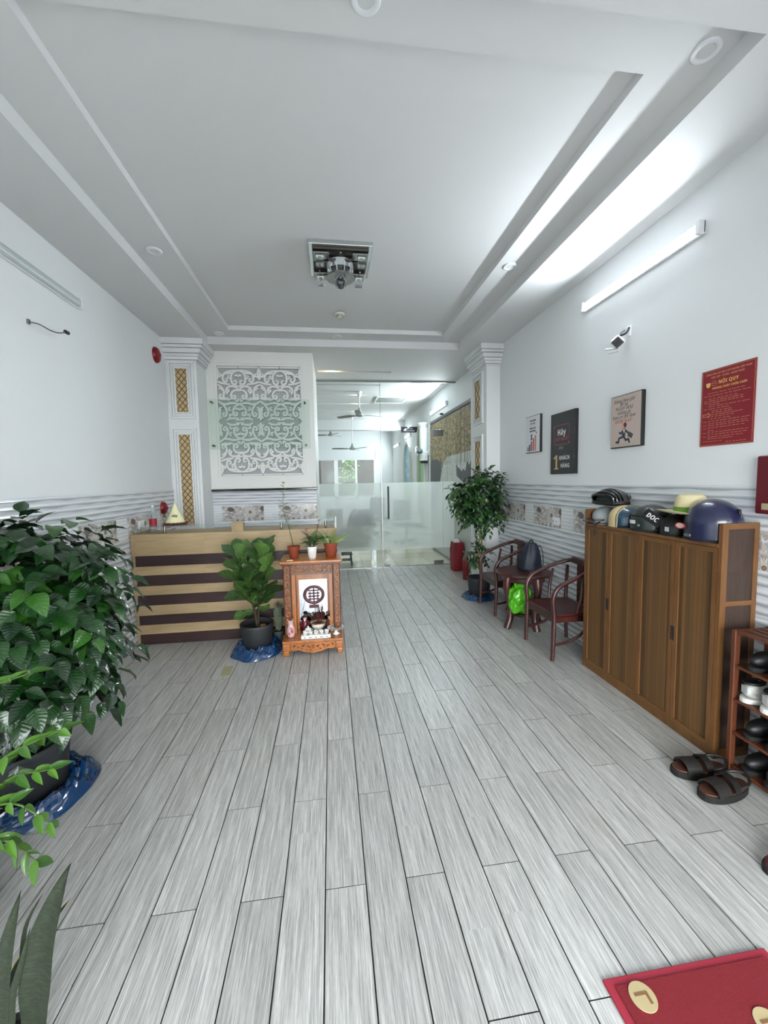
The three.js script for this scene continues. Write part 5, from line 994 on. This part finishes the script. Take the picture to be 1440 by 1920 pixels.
{ // dry grey leafy plant between fig and shrine
  const o = thing('dry_plant', 'greyish drooping plant in the gap between fig and shrine', 'plant', [-0.525, 0, -3.78]);
  pot(o, 0.03, 0.05, 0.12, std('#3a3f40', 0.6));
  const g = [leafGeo(1, 0.4, ovate, 0.3, 0.5, 6)], gm = [new THREE.MeshPhysicalMaterial({ color: '#48523f', roughness: 0.7, side: THREE.DoubleSide })], ls = [];
  for (let i = 0; i < 16; i++) { const a = i * 2.4; ls.push(leafMatrix(V(0, 0.11 + i * 0.012, 0), V(Math.cos(a) * 0.3, rr(0.6, 1.2), Math.sin(a) * 0.35 + 0.1), V(0, 0.4, 1), rr(0.08, 0.12))); }
  mesh('stem', bar([0, 0.1, 0], [0, 0.32, 0], 0.004), twigMat, o); addLeaves(o, ls, g, gm, 300, 'inner_leaves');
}
// pots on the shrine top
{
  const o = thing('asparagus_fern', 'thin feathery fern in a terracotta pot on shrine top', 'plant', [-0.345, ATOP, -3.66]);
  mesh('pot', lathe([[0, 0], [0.036, 0], [0.048, 0.08], [0.054, 0.082], [0.056, 0.108], [0.05, 0.108], [0.045, 0.08], [0, 0.08]], 28), M.terracotta, o); mesh('soil', cyl(0.046, 0.046, 0.008, 0, 0.09, 0, 20), M.soil, o);
  const path = [[0, 0.09, 0], [-0.03, 0.25, 0.0], [-0.075, 0.42, 0.0], [-0.068, 0.68, 0.0]]; mesh('stem', taperTube(path, [0.003, 0.0025, 0.002, 0.001], 20, 6), twigMat, o);
  const cv = curve(path), fm = std('#4d7038', 0.8);
  for (let i = 0; i < 16; i++) {
    const t = 0.3 + 0.68 * i / 15, p = cv.getPointAt(t), a = i * 2.4, L = 0.085 * (1.25 - t), d = V(Math.cos(a), 0.35, Math.sin(a) * 0.8).normalize(), e = p.clone().addScaledVector(d, L), gs = [bar(p.toArray(), e.toArray(), 0.0012, 0.0008, 4)];
    for (let k = 1; k < 7; k++) { const q = p.clone().lerp(e, k / 7); for (const s of [-1, 1]) { const sd = V(-d.z * s, 0.5, d.x * s).addScaledVector(d, 0.7).normalize(); gs.push(bar(q.toArray(), q.clone().addScaledVector(sd, 0.018).toArray(), 0.0011, 0.0005, 3)); } }
    mesh('frond', gs, fm, o);
  }
}
{
  const o = thing('flowering_plant', 'pink flowering plant in a white pot on shrine top', 'plant', [-0.182, ATOP, -3.63]);
  mesh('pot', lathe([[0, 0], [0.034, 0], [0.045, 0.1], [0.047, 0.104], [0.042, 0.104], [0.04, 0.09], [0, 0.09]], 28), M.porcelain, o); mesh('soil', cyl(0.041, 0.041, 0.006, 0, 0.094, 0, 20), M.soil, o);
  const g = [leafGeo(1, 0.32, ovate, 0.3, 0.5, 6)], ls = [];
  for (let i = 0; i < 46; i++) { const a = i * 2.4, el = rr(0.25, 1.3); ls.push(leafMatrix(V(Math.cos(a) * 0.015, 0.1 + rr(0, 0.08), Math.sin(a) * 0.015), V(Math.cos(a) * Math.cos(el), Math.sin(el), Math.sin(a) * Math.cos(el)), V(0, 1, 0.2), rr(0.06, 0.11))); ls[i].mat = i % 3 ? leafMats.fig : leafMats.zz; }
  ls.push(Object.assign(leafMatrix(V(0.04, 0.16, 0), V(0.8, 0.5, 0.3), V(0, 1, 0.5), 0.13), { mat: leafMats.dark }), Object.assign(leafMatrix(V(0.05, 0.17, 0), V(0.9, 0.25, 0.1), V(0, 1, 0.6), 0.12), { mat: leafMats.dark }));
  addLeaves(o, ls, g, leafMats.fig, 300, 'inner_leaves');
  const pg = [leafGeo(1, 0.6, ovate, 0.3, 0.3, 5)], pm = new THREE.MeshPhysicalMaterial({ color: '#b04a5c', roughness: 0.5, side: THREE.DoubleSide });
  for (const [x, y, z] of [[-0.04, 0.26, 0.03], [-0.02, 0.2, 0.05], [0.055, 0.29, 0.0], [0.07, 0.33, 0.0], [-0.055, 0.24, 0]]) {
    const f = new THREE.Group(); f.name = 'flower'; o.add(f); mesh('stalk', bar([x * 0.3, 0.1, z * 0.3], [x, y, z], 0.002), twigMat, f);
    for (let k = 0; k < 5; k++) { const m = mesh('petal', pg[0], pm, f), l = leafMatrix(V(x, y, z), V(Math.cos(k * 1.257), 0.6, Math.sin(k * 1.257)), V(0, 1, 0), 0.032); m.position.copy(l.pos); m.quaternion.copy(l.q); m.scale.setScalar(l.s); }
  }
}
{
  const o = thing('grassy_plant', 'yellow-green grassy plant in terracotta pot at shrine top edge', 'plant', [-0.015, ATOP, -3.66]);
  mesh('pot', lathe([[0, 0], [0.044, 0], [0.055, 0.095], [0.061, 0.097], [0.063, 0.128], [0.056, 0.128], [0.05, 0.09], [0, 0.09]], 28), M.terracotta, o); mesh('soil', cyl(0.053, 0.053, 0.008, 0, 0.108, 0, 20), M.soil, o);
  const g = [leafGeo(1, 0.07, (t) => Math.sin(Math.PI * Math.min(1, t * 0.8 + 0.2)), 0.4, 0.7, 6)], gm = ['#6c7f3c', '#86955a', '#54703a'].map((c) => new THREE.MeshPhysicalMaterial({ color: c, roughness: 0.6, side: THREE.DoubleSide })), ls = [];
  for (let i = 0; i < 60; i++) { const a = rr(0, 6.28), el = rr(0.5, 1.45); ls.push(leafMatrix(V(Math.cos(a) * 0.03, 0.11, Math.sin(a) * 0.03), V(Math.cos(a) * Math.cos(el), Math.sin(el), Math.sin(a) * Math.cos(el)), V(0, 0.6, 1), rr(0.09, 0.16))); }
  addLeaves(o, ls, g, gm, 300, 'inner_leaves');
}
{ // arching plant with paired leaflets in the left foreground
  const o = thing('zz_plant', 'arching plant with paired bright green leaflets in left foreground', 'plant', [-1.3, 0, -1.36]);
  pot(o, 0.12, 0.15, 0.26, std('#1d3d66', 0.5));
  const g = [leafGeo(1, 0.44, ovate, 0.3, 0.25, 6), leafGeo(1, 0.4, ovate, 0.45, 0.1, 6)], ls = [];
  for (const s of [[[0, 0.24, 0], [0.04, 0.6, -0.02], [0.16, 0.84, -0.03], [0.33, 0.91, -0.02]], [[0.02, 0.24, 0.02], [0.12, 0.52, 0.0], [0.26, 0.655, 0.0], [0.41, 0.715, -0.01]], [[0.02, 0.24, 0.03], [0.14, 0.46, 0.03], [0.27, 0.51, 0.02], [0.375, 0.43, 0.02]], [[0.02, 0.24, 0.0], [0.14, 0.37, 0.02], [0.24, 0.39, 0.02], [0.325, 0.31, 0.02]], [[0, 0.24, -0.03], [0.12, 0.46, -0.05], [0.22, 0.54, -0.06], [0.32, 0.54, -0.08]]]) {
    mesh('stem', taperTube(s, [0.008, 0.006, 0.004, 0.002], 16, 6), std('#4c6a24', 0.6), o);
    const cv = curve(s); for (let i = 0; i < 9; i++) for (const k of [-1, 1]) { const t = 0.3 + 0.7 * i / 8, p = cv.getPointAt(t), tn = cv.getTangentAt(t), sd = new THREE.Vector3().crossVectors(tn, V(0, 1, 0)).normalize().multiplyScalar(k); ls.push(leafMatrix(p, tn.clone().multiplyScalar(0.8).addScaledVector(sd, 0.8).add(V(rr(-0.3, 0.3), rr(-0.7, 0.3), 0)), V(rr(-0.4, 0.4), 0.8, rr(0.3, 0.9)), rr(0.055, 0.08))); }
  }
  addLeaves(o, ls, g, leafMats.zz, 300, 'inner_leaves');
}
{ // snake plant
  const o = thing('snake_plant', 'snake plant with upright banded leaves and yellow margins in foreground', 'plant', [-0.8, 0, -1.0]);
  mesh('pot', lathe([[0, 0], [0.05, 0], [0.066, 0.09], [0.07, 0.1], [0.07, 0.125], [0.062, 0.125], [0.06, 0.1], [0, 0.1]], 30).translate(-0.03, 0, -0.01), M.potBlack, o); mesh('soil', cyl(0.061, 0.061, 0.01, -0.03, 0.108, -0.01, 24), M.soil, o);
  const tex = (edge) => canvasTex(128, 512, (c, w, h) => { c.fillStyle = '#19230f'; c.fillRect(0, 0, w, h); const s0 = seed; seed = 17; for (let i = 0; i < 420; i++) { c.fillStyle = ['#1e2a18', '#141c0f', '#222f1b'][Math.floor(rnd() * 3)]; c.fillRect(rnd() * w - 20, rnd() * h, 14 + 30 * rnd(), 2 + 3 * rnd()); } seed = s0; if (edge) { c.fillStyle = '#c9b964'; c.fillRect(0, 0, 13, h); c.fillRect(w - 13, 0, 13, h); } });
  const m1 = new THREE.MeshPhysicalMaterial({ map: tex(false), roughness: 0.75, side: THREE.DoubleSide }), m2 = new THREE.MeshPhysicalMaterial({ map: tex(true), roughness: 0.7, side: THREE.DoubleSide });
  const blade = (pts, w, mat, face) => {
    const cv = curve(pts), n = 18, P = [], U = [], I = [], prof = (t) => Math.min(1, 0.55 + t * 1.1) * Math.pow(Math.max(0, 1 - Math.pow(t, 3.2)), 0.9) + 0.01;
    for (let i = 0; i <= n; i++) { const t = i / n, p = cv.getPointAt(t), tn = cv.getTangentAt(t), f = V(...face), x = new THREE.Vector3().crossVectors(tn, f).normalize(), y = new THREE.Vector3().crossVectors(x, tn); for (const s of [-1, -0.5, 0, 0.5, 1]) { const q = p.clone().addScaledVector(x, s * w / 2 * prof(t)).addScaledVector(y, Math.abs(s) * w * 0.12); P.push(q.x, q.y, q.z); U.push(s * 0.5 + 0.5, t); } }
    for (let i = 0; i < n; i++) for (let j = 0; j < 4; j++) { const a = i * 5 + j; I.push(a, a + 5, a + 1, a + 1, a + 5, a + 6); }
    const g = new THREE.BufferGeometry(); g.setAttribute('position', new THREE.Float32BufferAttribute(P, 3)); g.setAttribute('uv', new THREE.Float32BufferAttribute(U, 2)); g.setIndex(I); g.computeVertexNormals(); mesh('leaf', g, mat, o);
  };
  blade([[0.01, 0.11, 0], [0.04, 0.18, 0], [0.057, 0.28, 0.01], [0.075, 0.4, 0.0], [0.108, 0.5, -0.01], [0.139, 0.575, -0.02]], 0.08, m1, [-0.1, 0.25, 1]);
  blade([[-0.04, 0.11, -0.03], [-0.035, 0.26, -0.05], [0.02, 0.34, -0.06], [0.09, 0.42, -0.08]], 0.03, m2, [0, 0.7, 1]);
  blade([[-0.025, 0.11, 0.02], [-0.015, 0.3, 0.02], [0.0, 0.42, 0.0], [0.022, 0.52, -0.02]], 0.045, m1, [0.2, 0.2, 1]);
  blade([[-0.055, 0.11, 0.02], [-0.06, 0.32, 0.03], [-0.04, 0.5, 0.02], [-0.012, 0.66, 0.0]], 0.05, m2, [0.3, 0.2, 1]);
  blade([[0.0, 0.11, 0.02], [0.01, 0.28, 0.02], [0.03, 0.36, 0.01], [0.05, 0.44, 0.0]], 0.02, m1, [0.1, 0.4, 1]);
  blade([[-0.01, 0.11, -0.03], [0.0, 0.3, -0.03], [0.02, 0.42, -0.03], [0.055, 0.485, -0.04]], 0.016, m1, [0.1, 0.4, 1]);
}

// ---------------------------------------------------------------- things near the glass door
single('tape_patch', rb(0.07, 0.0012, 0.16, 0.0005, 0, 0.0006, 0), std('#a39e78', 0.6), 'yellowish strip of old tape on floor before the counter', 'tape', [-0.87, 0, -3.27], 0.05);
single('crumpled_paper', warp(new THREE.SphereGeometry(0.06, 16, 12), (x, y, z) => { const k = 1 + 0.35 * noise.noise(x * 40, y * 40, z * 40); return [x * k, Math.max(0, y * k + 0.045), z * k]; }), std('#dcdedb', 0.8), 'crumpled white paper on floor behind the glass door', 'paper', [0.97, 0, -7.0]);
{
  const o = thing('tote_bag', 'dark red tote bag filled with paper and blue plastic', 'bag', [2.035, 0, -6.35], 0.0);
  const g = warp(new THREE.BoxGeometry(0.17, 0.47, 0.2, 10, 14, 8), (x, y, z) => { const t = (y + 0.235) / 0.47, b = 1 + 0.14 * Math.sin(t * Math.PI) + 0.1 * noise.noise(x * 8, y * 7, z * 8); return [x * b * (0.92 + 0.1 * (1 - t)), y + 0.235 + 0.012 * noise.noise(x * 9, 3, z * 9) * t, z * b]; });
  mesh('body', g, std('#7c1220', 0.7), o);
  mesh('paper', warp(new THREE.SphereGeometry(0.06, 12, 8), (x, y, z) => [x - 0.02, y * 0.8 + 0.475, z + 0.03 + 0.02 * noise.noise(x * 30, y * 30, 1)]), std('#c9c5c4', 0.7), o);
  mesh('blue_plastic', warp(new THREE.SphereGeometry(0.05, 12, 8), (x, y, z) => [x + 0.03 + 0.03 * noise.noise(y * 30, x * 30, 1), y * 0.9 + 0.465, z - 0.03]), phys('#4a5fa8', 0.35), o);
  mesh('handle', tube([[-0.05, 0.45, 0.1], [-0.05, 0.36, 0.118], [0.05, 0.36, 0.118], [0.05, 0.45, 0.1]], 0.006, 20, 6), std('#5c0c18', 0.7), o);
}
{
  const o = thing('fire_extinguisher', 'slim red fire extinguisher standing behind the pilaster foot', 'fire extinguisher', [1.965, 0, -5.72]);
  mesh('cylinder', lathe([[0, 0], [0.042, 0], [0.045, 0.01], [0.045, 0.32], [0.03, 0.37], [0.014, 0.385], [0, 0.385]], 22), M.redPlastic, o);
  mesh('valve', [cyl(0.012, 0.012, 0.03, 0, 0.395, 0, 12), bx(0.06, 0.01, 0.016, -0.015, 0.415, 0), bx(0.05, 0.008, 0.014, -0.02, 0.43, 0)], M.steel, o);
  mesh('hose', tube([[0.015, 0.4, 0], [0.06, 0.37, 0.01], [0.058, 0.22, 0.02], [0.052, 0.1, 0.02]], 0.008, 20, 8), M.black, o);
}
{ // collage mural on the right wall
  const muralTex = canvasTex(1024, 1024, (c, w, h) => {
    const s0 = seed; seed = 23; c.fillStyle = '#7a7060'; c.fillRect(0, 0, w, h);
    const H2 = h * 0.66; c.fillStyle = '#b9bcb6'; c.fillRect(0, H2, w, h);
    for (let i = 0; i < 5200; i++) { const x = rnd() * w, y = rnd() * H2 * 0.5; c.fillStyle = ['#b09c68', '#8d7a4e', '#c4b284', '#6a5f48', '#9c9078'][Math.floor(rnd() * 5)]; c.beginPath(); c.ellipse(x, y, 4 + 9 * rnd(), 3 + 5 * rnd(), rnd() * 3, 0, 7); c.fill(); }
    c.fillStyle = '#c8cbc4'; c.beginPath(); c.moveTo(0.15 * w, H2); c.bezierCurveTo(0.3 * w, 0.6 * H2, 0.3 * w, 0.5 * H2, 0.42 * w, 0.42 * H2); c.lineTo(w, 0.4 * H2); c.lineTo(w, H2); c.fill();
    for (let i = 0; i < 1500; i++) { c.fillStyle = ['#b3b8b0', '#d6d8d2', '#a4a9a2'][Math.floor(rnd() * 3)]; const x = w * (0.3 + 0.7 * rnd()), y = H2 * (0.46 + 0.54 * rnd()); c.fillRect(x, y, 3 + 9 * rnd(), 3 + 6 * rnd()); }
    c.fillStyle = '#5e5f62'; c.beginPath(); c.moveTo(0.62 * w, 0.62 * H2); for (let i = 0; i <= 12; i++) c.lineTo(w * (0.62 + 0.38 * i / 12), H2 * (0.48 + 0.08 * rnd() + (i % 2) * 0.04)); c.lineTo(w, 0.75 * H2); c.bezierCurveTo(0.9 * w, 0.74 * H2, 0.75 * w, 0.7 * H2, 0.62 * w, 0.62 * H2); c.fill();
    c.beginPath(); c.moveTo(0, 0.5 * H2); for (let i = 0; i <= 8; i++) c.lineTo(w * 0.3 * i / 8, H2 * (0.4 + 0.08 * rnd())); c.lineTo(0.28 * w, 0.56 * H2); c.lineTo(0.12 * w, H2); c.lineTo(0, H2); c.fill();
    c.fillStyle = '#54534e'; c.beginPath(); c.moveTo(0.7 * w, H2); c.lineTo(0.78 * w, 0.82 * H2); c.lineTo(0.86 * w, 0.88 * H2); c.lineTo(w, 0.8 * H2); c.lineTo(w, H2); c.fill();
    for (let i = 0; i < 40; i++) { c.strokeStyle = '#6b655a'; c.lineWidth = 5; c.beginPath(); const x = w * rnd(); c.moveTo(x, H2 * 0.5); c.bezierCurveTo(x + 30, H2 * 0.35, x - 30, H2 * 0.2, x + 20, 0); c.stroke(); }
    seed = s0;
  });
  const o = thing('mural', 'tan, white and grey collage mural panel on the right wall', 'mural', [XR - 0.001, 0, -7.06], -Math.PI / 2);
  mesh('backing', bx(2.88, 2.64, 0.025, 0, 1.345, 0.015), M.darkSteel, o);
  for (const [a, b] of [[-1.45, -0.2], [-0.185, 0.55], [0.565, 1.45]]) { const g = bx(b - a, 2.6, 0.006, (a + b) / 2, 1.34, 0.031), uv = g.attributes.uv, p = g.attributes.position; for (let i = 0; i < uv.count; i++) uv.setXY(i, (p.getX(i) + 1.45) / 2.9, p.getY(i) / 2.64); mesh('mural_panel', g, std('#ffffff', 0.6, { map: muralTex }), o); }
  mesh('top_trim', bx(2.9, 0.05, 0.04, 0, 2.69, 0.02), M.darkSteel, o);
}
// ---------------------------------------------------------------- the back room behind the glass
function fan(label, x, z, hubY, r, turn) {
  const o = thing('ceiling_fan', label, 'ceiling fan', [x, 3.225, z], turn, 'three-bladed ceiling fans of the back room'), d = 3.225 - hubY;
  mesh('canopy', lathe([[0.05, 0], [0.055, -0.02], [0.03, -0.1], [0.014, -0.12]], 20), M.whitePlastic, o);
  mesh('rod', bar([0, -0.1, 0], [0, -d + 0.06, 0], 0.011), M.whitePlastic, o);
  mesh('motor', lathe([[0.014, -d + 0.13], [0.035, -d + 0.06], [0.045, -d + 0.03], [0.085, -d], [0.08, -d - 0.03], [0.04, -d - 0.045], [0, -d - 0.045]], 24), std('#9b9d9a', 0.4), o);
  for (let i = 0; i < 3; i++) { const b = new THREE.Group(); b.name = 'blade'; b.rotation.y = i * 2.094; o.add(b); mesh('paddle', extrude([[0.1, -0.03], [r * 0.6, -0.06], [r, -0.05], [r + 0.02, 0], [r, 0.045], [r * 0.6, 0.05], [0.1, 0.03]], 0.006, 0.002).rotateX(Math.PI / 2 + 0.2).translate(0, -d - 0.01, 0), std('#7e8280', 0.5), b); mesh('bracket', bx(0.09, 0.008, 0.03, 0.1, -d - 0.014, 0), M.white, b); }
}
fan('ceiling fan near the glass partition', 0.6, -7.95, 2.79, 0.52, 0.35); fan('ceiling fan near the far window', 0.05, -12.3, 2.9, 0.5, 0.9); fan('ceiling fan between the other two fans', 0.6, -10.7, 2.36, 0.52, 1.2);
{
  const o = thing('hanging_sign', 'dark navy sign with white lettering projecting from back room wall', 'sign', [1.97, 2.74, -9.92]);
  mesh('board', rb(0.41, 0.14, 0.02, 0.004), std('#121a28', 0.4), o);
  const t = canvasTex(512, 160, (c, w, h) => { c.fillStyle = '#121a28'; c.fillRect(0, 0, w, h); c.fillStyle = '#c9d2da'; const s0 = seed; seed = 3; wrapStrokes(c, 150, 40, 220, 7, 26); wrapStrokes(c, 110, 96, 310, 9, 34); seed = s0; });
  mesh('lettering', new THREE.PlaneGeometry(0.4, 0.13).translate(0, 0, 0.0115), std('#ffffff', 0.5, { map: t }), o);
  mesh('bracket', bar([0.2, 0.05, 0], [0.21, 0.05, 0], 0.02), M.steel, o);
}
function archNiche(label, z, w, h, draw) {
  const o = thing('arched_niche', label, 'niche', [XR, 0, z], -Math.PI / 2), pts = [], inn = [], arch = (k) => { const p = [[-w / 2 - k, 0.3], [w / 2 + k, 0.3]]; for (let i = 0; i <= 12; i++) { const a = i / 12 * Math.PI; p.push([Math.cos(a) * (w / 2 + k), h - w * 0.7 + Math.sin(a) * (w * 0.7 + k)]); } return p; };
  mesh('arch_frame', extrude(arch(0.09), 0.06, 0.006, [arch(0).reverse()]), std('#c9ccc2', 0.5), o);
  const s = new THREE.ShapeGeometry(new THREE.Shape(arch(0).map((p) => new THREE.Vector2(...p)))).translate(0, 0, 0.012), uv = s.attributes.uv, p = s.attributes.position;
  for (let i = 0; i < uv.count; i++) uv.setXY(i, p.getX(i) / w + 0.5, (p.getY(i) - 0.3) / (h - 0.3));
  mesh('painted_scene', s, std('#ffffff', 0.6, { map: canvasTex(128, 512, draw) }), o);
}
archNiche('arched niche painted light green beside the wall fan', -9.42, 0.62, 2.72, (c, w, h) => { c.fillStyle = '#9fc79a'; c.fillRect(0, 0, w, h); c.fillStyle = '#7fae70'; c.fillRect(0, 0, 30, h); c.fillStyle = '#6fae38'; c.fillRect(0, h * 0.82, w, h); });
archNiche('arched niche painted with blue sky and bright meadow', -11.15, 0.85, 2.5, (c, w, h) => { c.fillStyle = '#9ecbe0'; c.fillRect(0, 0, w, h); c.fillStyle = '#c4dde8'; for (let i = 0; i < 8; i++) { c.beginPath(); c.ellipse(w * ((i * 0.37) % 1), h * (0.15 + 0.06 * i), 34, 14, 0, 0, 7); c.fill(); } c.fillStyle = '#3f7a3a'; c.fillRect(0, h * 0.52, w, 40); c.fillStyle = '#9fd02c'; c.fillRect(0, h * 0.6, w, h); });
{
  const o = thing('wall_fan', 'small white wall fan with hanging cord in back room', 'fan', [XR, 2.1, -8.75], -Math.PI / 2);
  mesh('bracket', [bx(0.06, 0.12, 0.03, 0, 0, 0.015), bar([0, 0, 0.02], [-0.05, 0.02, 0.16], 0.014)], M.whitePlastic, o); mesh('motor', sph(0.06, -0.06, 0.03, 0.2, 1, 1, 1.2, 14), std('#5d686a', 0.4), o); mesh('cage', new THREE.TorusGeometry(0.1, 0.012, 8, 28).rotateY(-0.5).translate(-0.1, 0.03, 0.26), M.white, o); mesh('hub', sph(0.035, -0.1, 0.03, 0.27, 1, 1, 0.6, 12), M.whitePlastic, o);
  mesh('cord', tube([[0, -0.06, 0.02], [0.04, -0.3, 0.03], [-0.03, -0.6, 0.02], [-0.08, -0.9, 0.02]], 0.006, 20, 6), M.black, o);
}
{
  const o = thing('wall_column', 'white half column on back room wall beside the mural', 'column', [XR - 0.07, 0, -8.95]);
  mesh('shaft', cyl(0.1, 0.1, 0.75, 0, 2.3, 0, 24), M.white, o); mesh('capital', [cyl(0.11, 0.14, 0.06, 0, 2.7, 0, 24), cyl(0.145, 0.145, 0.03, 0, 2.745, 0, 24)], M.white, o); mesh('base_ring', cyl(0.085, 0.1, 0.06, 0, 1.9, 0, 24), M.darkSteel, o);
}
for (const [x, z, w, l, label] of [[1.32, -8.7, 0.62, 0.62, 'square grey air vent in the back room ceiling'], [0.95, -12.6, 0.5, 0.6, 'small grey air vent near far window']]) {
  const o = thing('ceiling_vent', label, 'vent', [x, 3.225, z]); mesh('frame', [bx(w, 0.02, 0.03, 0, -0.01, l / 2), bx(w, 0.02, 0.03, 0, -0.01, -l / 2), bx(0.03, 0.02, l, -w / 2, -0.01, 0), bx(0.03, 0.02, l, w / 2, -0.01, 0)], M.white, o);
  for (let i = 0; i < 7; i++) mesh('slat', bx(w - 0.03, 0.004, l / 9, 0, -0.012, -l / 2 + l * (i + 1) / 8).rotateX(0), std('#8f9590', 0.5), o);
}
{
  const o = thing('desk', 'grey-topped desk behind the frosted glass', 'desk', [0, 0, 0]);
  mesh('desk_top', rb(1.1, 0.03, 0.55, 0.005, 0.24, 0.705, -7.22), std('#8c857a', 0.5), o);
  for (const x of [-0.26, 0.74]) for (const z of [-7.0, -7.45]) mesh('leg', bx(0.045, 0.69, 0.045, x, 0.345, z), M.steel, o);
  mesh('modesty_panel', bx(0.95, 0.4, 0.012, 0.24, 0.46, -7.42), std('#c9c9c4', 0.5), o);
}
single('work_bag', warp(new THREE.BoxGeometry(0.5, 0.27, 0.22, 14, 10, 8), (x, y, z) => { const t = (y + 0.135) / 0.27, k = 1 - 0.45 * t * t + 0.06 * noise.noise(x * 6, y * 6, z * 6); return [x * k, (y + 0.135) * (1 + 0.1 * noise.noise(x * 5, 1, z * 5)), z * k]; }), std('#0e1014', 0.7), 'black soft bag lying on the desk behind frosted glass', 'bag', [0.53, 0.72, -7.09]);
single('cardboard_box', rb(0.3, 0.28, 0.25, 0.006, 0, 0.14, 0), std('#6b5648', 0.8), 'brown box on the desk next to the black bag', 'box', [0.05, 0.72, -7.25]);
{
  const o = thing('step_stool', 'low black step stool under the desk', 'stool', [0.22, 0, -7.2]);
  mesh('seat', rb(0.26, 0.03, 0.2, 0.008, 0, 0.2, 0), M.black, o); for (const sx of [-1, 1]) for (const sz of [-1, 1]) mesh('leg', bar([sx * 0.12, 0, sz * 0.09], [sx * 0.1, 0.19, sz * 0.07], 0.016), M.black, o);
  mesh('shelf', rb(0.24, 0.02, 0.16, 0.005, 0, 0.09, 0), M.black, o);
}
function office(label, x, z, turn, col) {
  const o = thing('office_chair', label, 'chair', [x, 0, z], turn); mesh('seat', rb(0.5, 0.1, 0.48, 0.04, 0, 0.45, 0), std(col, 0.8), o); mesh('backrest', rb(0.46, 0.5, 0.08, 0.04, 0, 0.78, -0.22), std(col, 0.8), o); mesh('post', cyl(0.025, 0.025, 0.36, 0, 0.24, 0), M.darkSteel, o);
  for (let i = 0; i < 5; i++) { const a = i * 1.257; const l = mesh('base_leg', bar([0, 0.09, 0], [Math.cos(a) * 0.27, 0.05, Math.sin(a) * 0.27], 0.018), M.black, o); mesh('castor', sph(0.028, Math.cos(a) * 0.27, 0.028, Math.sin(a) * 0.27, 1, 1, 1, 10), M.black, l); }
}
office('dark green office chair behind the frosted glass door', 1.75, -9.3, 0.3, '#16211e'); office('black office chair standing near the far window', 1.35, -11.0, 0.2, '#101214');
{ // climbing plant on the neighbour's wall
  const o = thing('outdoor_shrub', 'green shrub outside the far window', 'plant', [0.75, -0.1, -15.2]); mesh('stem', bar([0, 0, 0], [0, 1.6, 0], 0.02, 0.01), bark, o);
  const ls = []; for (let i = 0; i < 140; i++) { const a = rr(0, 6.28), y = rr(0.7, 2.4), r = 0.38 * rnd(); ls.push(leafMatrix(V(Math.cos(a) * r, y, Math.sin(a) * r), V(Math.cos(a), rr(-0.6, 0.6), Math.sin(a)), V(0, 1, 0.4), rr(0.09, 0.16))); } addLeaves(o, ls, ovGeos, leafMats.zz, 300, 'inner_leaves');
}

renderer.render(scene, camera);
